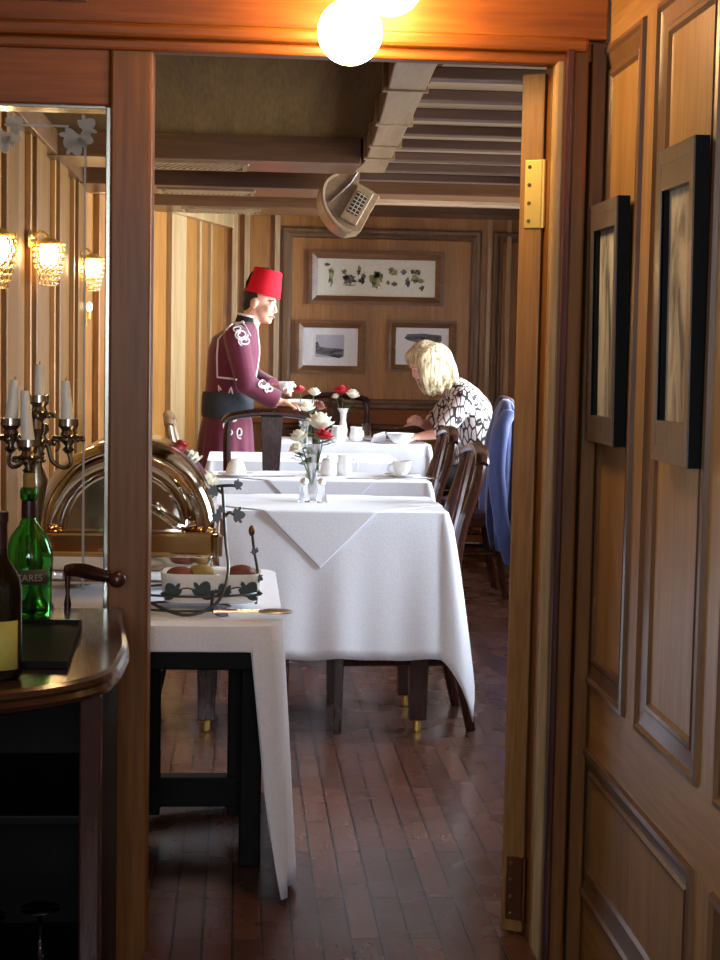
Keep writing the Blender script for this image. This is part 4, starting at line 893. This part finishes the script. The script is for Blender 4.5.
def face_bits(par, c, f, u, r, s, hair, fem=False):
    c = Vector(c); M = Matrix((f, r, u)).transposed(); P = lambda a, b, d: c+(f*a+r*b+u*d)*s
    for q in (-1, 1):
        e = G().ell(P(.075, q*.030, .006), (.012*s, .013*s, .008*s), M, 12, 8).out('eye', EYE_W, par); G().ell(P(.0845, q*.030, .005), (.004*s, .006*s, .006*s), M, 10, 6).out('iris', EYE_D, e)
        G().tube([P(.082, q*.016, .026), P(.086, q*.030, .031), P(.074, q*.048, .027)], .004*s, 8).out('eyebrow', hair, par)
    G().tube([P(.088, -.024, -.062), P(.0985, -.010, -.060), P(.1, 0, -.062), P(.0985, .010, -.060), P(.088, .024, -.062)], [.003*s, .0055*s, .005*s, .0055*s, .003*s], 8).out('lips', LIP, par)
def hand(g, w, d, nrm, side, curl=.5, s=1.0, tc=.4):
    """palm, four unequal bent fingers and a thumb from the side of the palm"""
    w = Vector(w); d = Vector(d).normalized(); n = Vector(nrm); n = (n-d*n.dot(d)).normalized(); l = d.cross(n).normalized()*side
    M = Matrix((d, l, n)).transposed()
    g.ell(w+d*.045*s, (.050*s, .040*s, .017*s), M, 16, 10); g.ell(w+d*.025*s+l*.018*s-n*.006*s, (.03*s, .018*s, .016*s), M)
    for k, (o, L) in enumerate(((.030, .074), (.010, .082), (-.010, .077), (-.029, .060))):
        p = w+d*(.082-.006*abs(k-1.2))*s+l*o*s; a = 0
        for j, q in enumerate((.45, .31, .24)):
            a += curl*(.7+.25*j); e = p+(d*cos(a)-n*sin(a))*L*q*s
            g.caps(p, e, (.0092-.0010*j)*s, (.0085-.0010*j)*s, 10); p = e
    p = w+d*.028*s+l*.032*s; dv = (d*.72+l*.68-n*.2).normalized()
    for j, q in enumerate((.040, .032)):
        e = p+dv*q*s; g.caps(p, e, (.0115-.0015*j)*s, (.0100-.0015*j)*s, 10); p = e; dv = (dv*cos(tc)+(d*.5-l*.6-n*.6).normalized()*sin(tc)).normalized()
def rings(g, rows, n=36, fold=0, k=9, ph=0):
    g.loft([[(cx+rx*(1+fold*t*sin(k*a+ph))*cos(a), cy+ry*(1+fold*t*sin(k*a+ph))*sin(a), z) for a in [2*pi*i/n for i in range(n)]] for (z, cx, cy, rx, ry, t) in [(*r, 1) if len(r) == 5 else r for r in rows]])
def on_surface(o, pts, dirn=(0, 1, 0), off=.004):
    """drops a line of points onto the garment so that braid lies on the cloth"""
    dg = bpy.context.evaluated_depsgraph_get(); bm = bmesh.new(); bm.from_mesh(o.data); T = BVHTree.FromBMesh(bm); bm.free()
    res = []; org = ORG[o.name]; d = Vector(dirn).normalized()
    for p in pts:
        q = Vector(p)-org; h = T.ray_cast(q-d*1.0, d)
        if h[0] is not None: res.append(h[0]+h[1]*off+org)
    return res

# ---------------------------------------------- the waiter
WY = 9.0
W = thing('person', 'waiter in a maroon braided tunic and red fez, bending over the far table', 'person', (-.05, WY, 0))
f, u, r = basis((.93, -.30, -.24)); HC = Vector((.108, WY, 1.567))
g = G(); head(g, HC, f, u, r, .98)
g.caps((.035, WY, 1.40), (.085, WY, 1.53), .055, .052)
rings(g, [(.86, -.06, WY, .10, .14), (1.0, -.062, WY, .10, .13), (1.15, -.05, WY, .105, .14), (1.3, -.035, WY, .11, .16), (1.38, -.02, WY, .09, .15), (1.43, .02, WY, .05, .06)])
ARM_R = [(-.02, WY-.185, 1.37), (.035, WY-.235, 1.115), (.215, WY-.165, 1.022)]; ARM_L = [(-.0, WY+.185, 1.37), (.07, WY+.22, 1.15), (.19, WY+.11, 1.085)]
for A in (ARM_R, ARM_L): g.caps(A[0], A[1], .045, .038); g.caps(A[1], A[2], .036, .026)
hand(g, ARM_R[2], (.92, .30, -.10), (-.1, -.15, 1), 1, .55, .98); hand(g, ARM_L[2], (.75, -.60, .15), (.3, .4, .85), -1, .6, .98)
for q in (-1, 1):
    g.caps((-.066, WY+q*.075, .88), (-.05, WY+q*.10, .50), .068, .052); g.caps((-.05, WY+q*.10, .50), (-.075, WY+q*.10, .09), .052, .036); g.caps((-.075, WY+q*.10, .06), (.09, WY+q*.12, .045), .036, .03)
body = blob(g, 'body', SKIN, W, .006, 4)
face_bits(W, HC, f, u, r, .98, HAIR_DK)
M = Matrix((f, r, u)).transposed(); P = lambda a, b, d: HC+f*a+r*b+u*d
g = G(); g.ell(P(-.030, 0, .028), (.082, .080, .072), M); g.ell(P(-.055, 0, -.022), (.045, .066, .050), M); blob(g, 'hair', HAIR_DK, W, .006, 3)
ax = (Vector((.235, -.02, .97))).normalized(); FM = ax.to_track_quat('Z', 'Y').to_matrix(); FB = HC+Vector((.012, 0, .042))
fz = G().lathe([(.088, .002), (.102, 0), (.1035, .004), (.080, .138), (.076, .144), (.002, .146)], FB, 32, FM).out('fez', FEZ_RED, W, 40)
g = G(); tp = FB+FM @ Vector((0, 0, .148))
path = bez([tp, tp+Vector((-.05, -.01, .004)), tp+Vector((-.098, -.02, -.03)), tp+Vector((-.115, -.022, -.07))], 5); g.tube(path, .005, 8); g.lathe([(.004, 0), (.013, -.012), (.017, -.075), (.004, -.078)], path[-1]+Vector((0, 0, .01)), 14); g.ell(tp, (.012, .012, .006)); g.out('tassel', BLACK_C, fz)
g = G(); rings(g, [(.90, -.064, WY, .135, .168), (1.0, -.066, WY, .132, .162), (1.1, -.055, WY, .134, .168), (1.2, -.045, WY, .14, .18), (1.3, -.035, WY, .142, .195), (1.37, -.028, WY, .125, .195), (1.41, -.002, WY, .095, .15), (1.445, .025, WY, .068, .075), (1.46, .032, WY, .062, .064)])
for A in (ARM_R, ARM_L):
    A0_, A1_, A2_ = map(Vector, A); g.caps(A0_, A1_, .071, .060); e = A1_.lerp(A2_, .93); g.caps(A1_, A1_.lerp(A2_, .6), .058, .058); g.tube([A1_.lerp(A2_, .5), e], [.057, .060], 16)
tun = blob(g, 'tunic', MAROON, W, .008, 5)
g = G(); rings(g, [(.955, -.066, WY, .128, .16, 0), (.90, -.068, WY, .142, .172, .3), (.82, -.072, WY, .152, .19, .7), (.70, -.076, WY, .162, .20, 1), (.56, -.078, WY, .170, .208, 1), (.46, -.078, WY, .175, .212, 1)], 72, .035, 13); sk = g.out('tunic_skirt', MAROON, W, 60)
g = G(); rings(g, [(.925, -.066, WY, .142, .172), (.95, -.066, WY, .146, .178), (1.04, -.065, WY, .145, .176), (1.065, -.064, WY, .140, .172)], 48, .006, 5); g.out('sash', SASH, W, 40)
for q in (-1, 1):
    g = G(); g.caps((-.066, WY+q*.08, .78), (-.05, WY+q*.10, .50), .082, .072); g.caps((-.05, WY+q*.10, .50), (-.07, WY+q*.10, .12), .075, .058); blob(g, 'trouser_leg', BLACK_C, W, .012, 4)
    g = G(); g.ell((-.07, WY+q*.10, .05), (.05, .045, .05)); g.ell((.03, WY+q*.115, .04), (.10, .045, .04)); g.box(-.11, .12, WY+q*.11-.04, WY+q*.11+.04, 0, .02); blob(g, 'shoe', EBONY, W, .008, 4)
cl = G().lathe([(.061, 0), (.064, .004), (.060, .040), (.056, .040), (.058, .0)], (.033, WY, 1.446), 28, Matrix.Rotation(.22, 3, 'Y')).out('collar', BLACK_C, W, 40)
G().lathe([(.061, 0), (.062, .012), (.057, .012)], (.041, WY, 1.484), 28, Matrix.Rotation(.22, 3, 'Y')).out('shirt_collar', WHITE_B, cl, 40)
def wpx(px, py): return (.002+(px-240)*.00565+(py-380)*.00008, 0, 1.133-(py-380)*.00565)
def crop(pts): return [wpx(190+a/4.364, 250+b/4.364) for a, b in pts]
def braid(name, pts, rad, o=tun, par=None, n=5):
    P3 = []; 
    pp = [Vector((a[0], WY, a[2])) for a in crop(pts)]
    for a, b in zip(pp, pp[1:]): P3 += [a.lerp(b, i/n) for i in range(n)]
    P3.append(pp[-1]); q = on_surface(o, P3, (0, 1, 0), .003)
    if len(q) > 2: return G().tube(q, rad, 6).out(name, WHITE_B, par or o)
braid('white_braid', [(188, 285), (215, 300), (236, 322), (190, 328), (128, 395), (122, 470), (124, 555), (205, 562)], .0055)
braid('white_braid', [(215, 300), (245, 345), (262, 380)], .004)
def swirl(cx_, cy_, sx, sy, turns, ph): return [(cx_+sx*(1-.6*t/20)*cos(turns*2*pi*t/20+ph), cy_+sy*(1-.6*t/20)*sin(turns*2*pi*t/20+ph)) for t in range(21)]
for a in (swirl(222, 375, 28, 22, 1.7, 0), swirl(236, 402, 26, 20, 1.6, 2), swirl(208, 352, 20, 12, 1.2, 1), swirl(315, 580, 26, 18, 1.5, 0), swirl(340, 602, 20, 14, 1.3, 2)): braid('sleeve_embroidery', a, .0042, tun, None, 2)
for a in (swirl(160, 760, 16, 22, 1.5, 0), swirl(172, 790, 18, 16, 1.4, 2), swirl(215, 790, 14, 26, 1.2, 1), swirl(185, 735, 22, 10, 1.2, 3)): braid('skirt_embroidery', a, .0042, sk, None, 2)
for a in ([(130, 615), (128, 590), (140, 610)], [(165, 640), (180, 595), (190, 640)]): braid('white_braid', a, .004)
g = G()
front = [Vector((.17, WY-.015, z)) for z in (1.42, 1.38, 1.33, 1.28, 1.22, 1.16, 1.10)]; q = on_surface(tun, front, (-1, 0, 0), .004); g.tube(q, .006, 6); g.out('front_braid', WHITE_B, tun)
pl = tag(G().lathe([(.05, 0), (.055, .004), (.10, .014), (.10, .018), (.055, .008), (.001, .007)], (.345, WY-.09, 1.008), 32, Matrix.Rotation(.06, 3, 'X')).out('plate', PORC), 'white plate held in the waiter\'s right hand', 'plate')
c = thing('teacup', 'white cup held up in the waiter\'s left hand', 'cup', (.262, WY+.055, 1.062), 'white cups'); cup_mesh(.262, WY+.055, 1.062, .045, .065, .5, c)

# ---------------------------------------------- the seated woman
OY = 9.6
Wm = thing('person', 'seated blonde woman in a black and white leaf-print blouse bending over her bowl', 'person', (1.40, OY, 0))
f, u, r = basis((-.76, -.16, -.62)); HC = Vector((1.105, OY-.01, 1.245))
g = G(); head(g, HC, f, u, r, .95, True)
g.caps((1.29, OY, 1.07), (1.175, OY, 1.175), .05, .046)
rings(g, [(.47, 1.42, OY, .10, .15), (.62, 1.43, OY, .10, .13), (.8, 1.42, OY, .095, .13), (.95, 1.39, OY, .10, .14), (1.03, 1.35, OY, .08, .13), (1.07, 1.32, OY, .05, .09)])
NA = [(1.335, OY-.19, 1.035), (1.185, OY-.245, .835), (1.075, OY-.20, .812)]; FA = [(1.335, OY+.19, 1.035), (1.18, OY+.24, .85), (1.10, OY+.06, .880)]
for A in (NA, FA): g.caps(A[0], A[1], .042, .036); g.caps(A[1], A[2], .036, .025)
hand(g, NA[2], (-.95, .25, -.05), (0, -.25, 1), -1, .5, .92); hand(g, FA[2], (-.75, -.45, .42), (-.45, .35, .75), 1, 1.05, .92)
for q in (-1, 1):
    g.caps((1.40, OY+q*.085, .545), (1.0, OY+q*.09, .535), .072, .052); g.caps((1.0, OY+q*.09, .53), (1.03, OY+q*.09, .09), .05, .034); g.caps((1.03, OY+q*.09, .05), (.88, OY+q*.10, .035), .034, .026)
blob(g, 'body', SKIN_W, Wm, .006, 4)
face_bits(Wm, HC, f, u, r, .95, BLONDE, True)
P = lambda a, b, d: HC+f*a+r*b+u*d; M = Matrix((f, r, u)).transposed()
g = G(); g.ell(P(-.030, 0, .038), (.096, .086, .090), M, 24, 16); g.ell(P(.030, 0, .078), (.052, .070, .042), M); g.ell(P(.052, -.045, .045), (.030, .030, .05), M); g.ell(P(.052, .045, .045), (.030, .030, .05), M); g.ell(P(-.07, 0, -.02), (.065, .08, .09), M)
# long locks: from the parting they hang past the cheeks and down over the shoulders
for s, y in ((-1, OY-.105), (1, OY+.085)):
    for (a, b, d, w1, e) in ((.030, .064, .066, .020, (1.105, .0, 1.065)), (.012, .076, .056, .026, (1.125, -.01, 1.045)), (-.01, .080, .045, .032, (1.16, -.02, 1.035)), (-.035, .076, .04, .036, (1.205, -.02, 1.045)), (-.07, .065, .03, .04, (1.255, -.02, 1.075)), (-.095, .04, .02, .04, (1.30, .0, 1.115))):
        w1 *= 1.25; p0 = P(a, s*b, d); p1 = Vector((e[0], y+s*-e[1]*-1, e[2])); mid = p0.lerp(p1, .5)+Vector((0, s*.02, .018))
        g.tube(bez([p0, mid, p1], 6), [w1]*7+[w1*.95, w1*.85, w1*.72, w1*.55, w1*.35, .006], 12); g.ell(p0, w1)
for b in (-.05, 0, .05): g.tube(bez([P(-.07, b, .05), P(-.12, b*1.2, -.02), Vector((1.30, OY+b*1.3, 1.13))], 6), [.042]*7+[.04, .036, .03, .022, .016, .01], 12)
blob(g, 'hair', BLONDE, Wm, .008, 22)
g = G(); g.loft([[(x+rx*cos(a)*ca, OY+ry*sin(a), z-rx*cos(a)*sa) for a in [2*pi*i/40 for i in range(40)]] for (z, x, rx, ry, ca, sa) in
    ((.50, 1.425, .145, .19, 1, 0), (.62, 1.435, .135, .175, 1, 0), (.76, 1.43, .132, .175, 1, 0), (.88, 1.41, .138, .185, .98, -.15), (.97, 1.385, .135, .195, .93, -.35), (1.04, 1.345, .11, .18, .85, -.5), (1.09, 1.30, .085, .12, .75, -.65), (1.115, 1.275, .07, .075, .7, -.7))])
for A in (NA, FA): g.caps(A[0], Vector(A[0]).lerp(Vector(A[1]), .92), .076, .060); g.ell(Vector(A[0]), (.085, .075, .08))
blob(g, 'blouse', LEAFPRINT, Wm, .008, 5)
g = G()
for q in (-1, 1): g.caps((1.42, OY+q*.085, .565), (1.0, OY+q*.09, .545), .088, .064); g.caps((1.0, OY+q*.09, .54), (1.03, OY+q*.09, .12), .064, .05)
g.ell((1.43, OY, .57), (.14, .185, .095)); blob(g, 'trousers', BLACK_C, Wm, .01, 4)
for q in (-1, 1):
    g = G(); g.ell((1.03, OY+q*.09, .045), (.045, .038, .045)); g.ell((.93, OY+q*.10, .035), (.085, .038, .035)); g.box(.86, 1.07, OY+q*.095-.034, OY+q*.095+.034, 0, .018); blob(g, 'shoe', EBONY, Wm, .008, 4)

# ---------------------------------------------- jackets over the chair back
def jacket(name, label, mat, rows, seed, extra=None):
    rnd = random.Random(seed); ph = [rnd.uniform(0, 6) for _ in range(3)]; g = G(); R = []
    for (z, cx_, cy_, rx, ry, fo, tilt) in rows:
        ring = []
        for i in range(72):
            a = 2*pi*i/72; k = 1+fo*(.6*sin(7*a+ph[0])+.4*sin(13*a+ph[1])); x = abs(cos(a))**.7*math.copysign(1, cos(a)); yy = abs(sin(a))**.7*math.copysign(1, sin(a))
            ring.append((cx_+rx*k*x, cy_+ry*k*yy, z+tilt*yy))
        R.append(ring)
    g.loft(R)
    o = g.out(name, mat, None, 60); tag(o, label, 'jacket', 'jackets on the chair back'); return o
bj = jacket('jacket', 'blue jacket hanging over the near side of the chair back by the door', BLUE_C, [(1.065, 1.425, 8.50, .012, .05, 0, 0), (1.05, 1.425, 8.50, .03, .09, 0, 0), (1.0, 1.425, 8.50, .05, .13, .08, 0), (.88, 1.42, 8.50, .075, .155, .16, 0), (.72, 1.415, 8.50, .088, .165, .22, 0), (.56, 1.41, 8.50, .092, .17, .24, .02), (.44, 1.405, 8.50, .085, .165, .26, .05), (.34, 1.405, 8.50, .06, .14, .28, .08)], 3)
g = G(); g.tube(bez([(1.43, 8.40, 1.0), (1.375, 8.34, .9), (1.355, 8.32, .7), (1.375, 8.32, .5), (1.405, 8.325, .34), (1.43, 8.335, .19)], 6), [.03]+[.042]*5+[.048]*12+[.044]*6+[.04, .038, .034, .03, .024, .02, .012], 16, True, .8).out('sleeve', BLUE_C, bj)
jacket('jacket', 'dark brown jacket beneath the blue one on the chair back', BROWN_C, [(1.075, 1.455, 8.76, .012, .06, 0, 0), (1.06, 1.46, 8.76, .04, .09, 0, 0), (1.0, 1.475, 8.76, .07, .12, .1, 0), (.85, 1.48, 8.77, .095, .125, .14, 0), (.65, 1.485, 8.77, .11, .13, .18, 0), (.5, 1.485, 8.77, .11, .135, .2, 0), (.38, 1.485, 8.77, .09, .13, .2, .03)], 9)
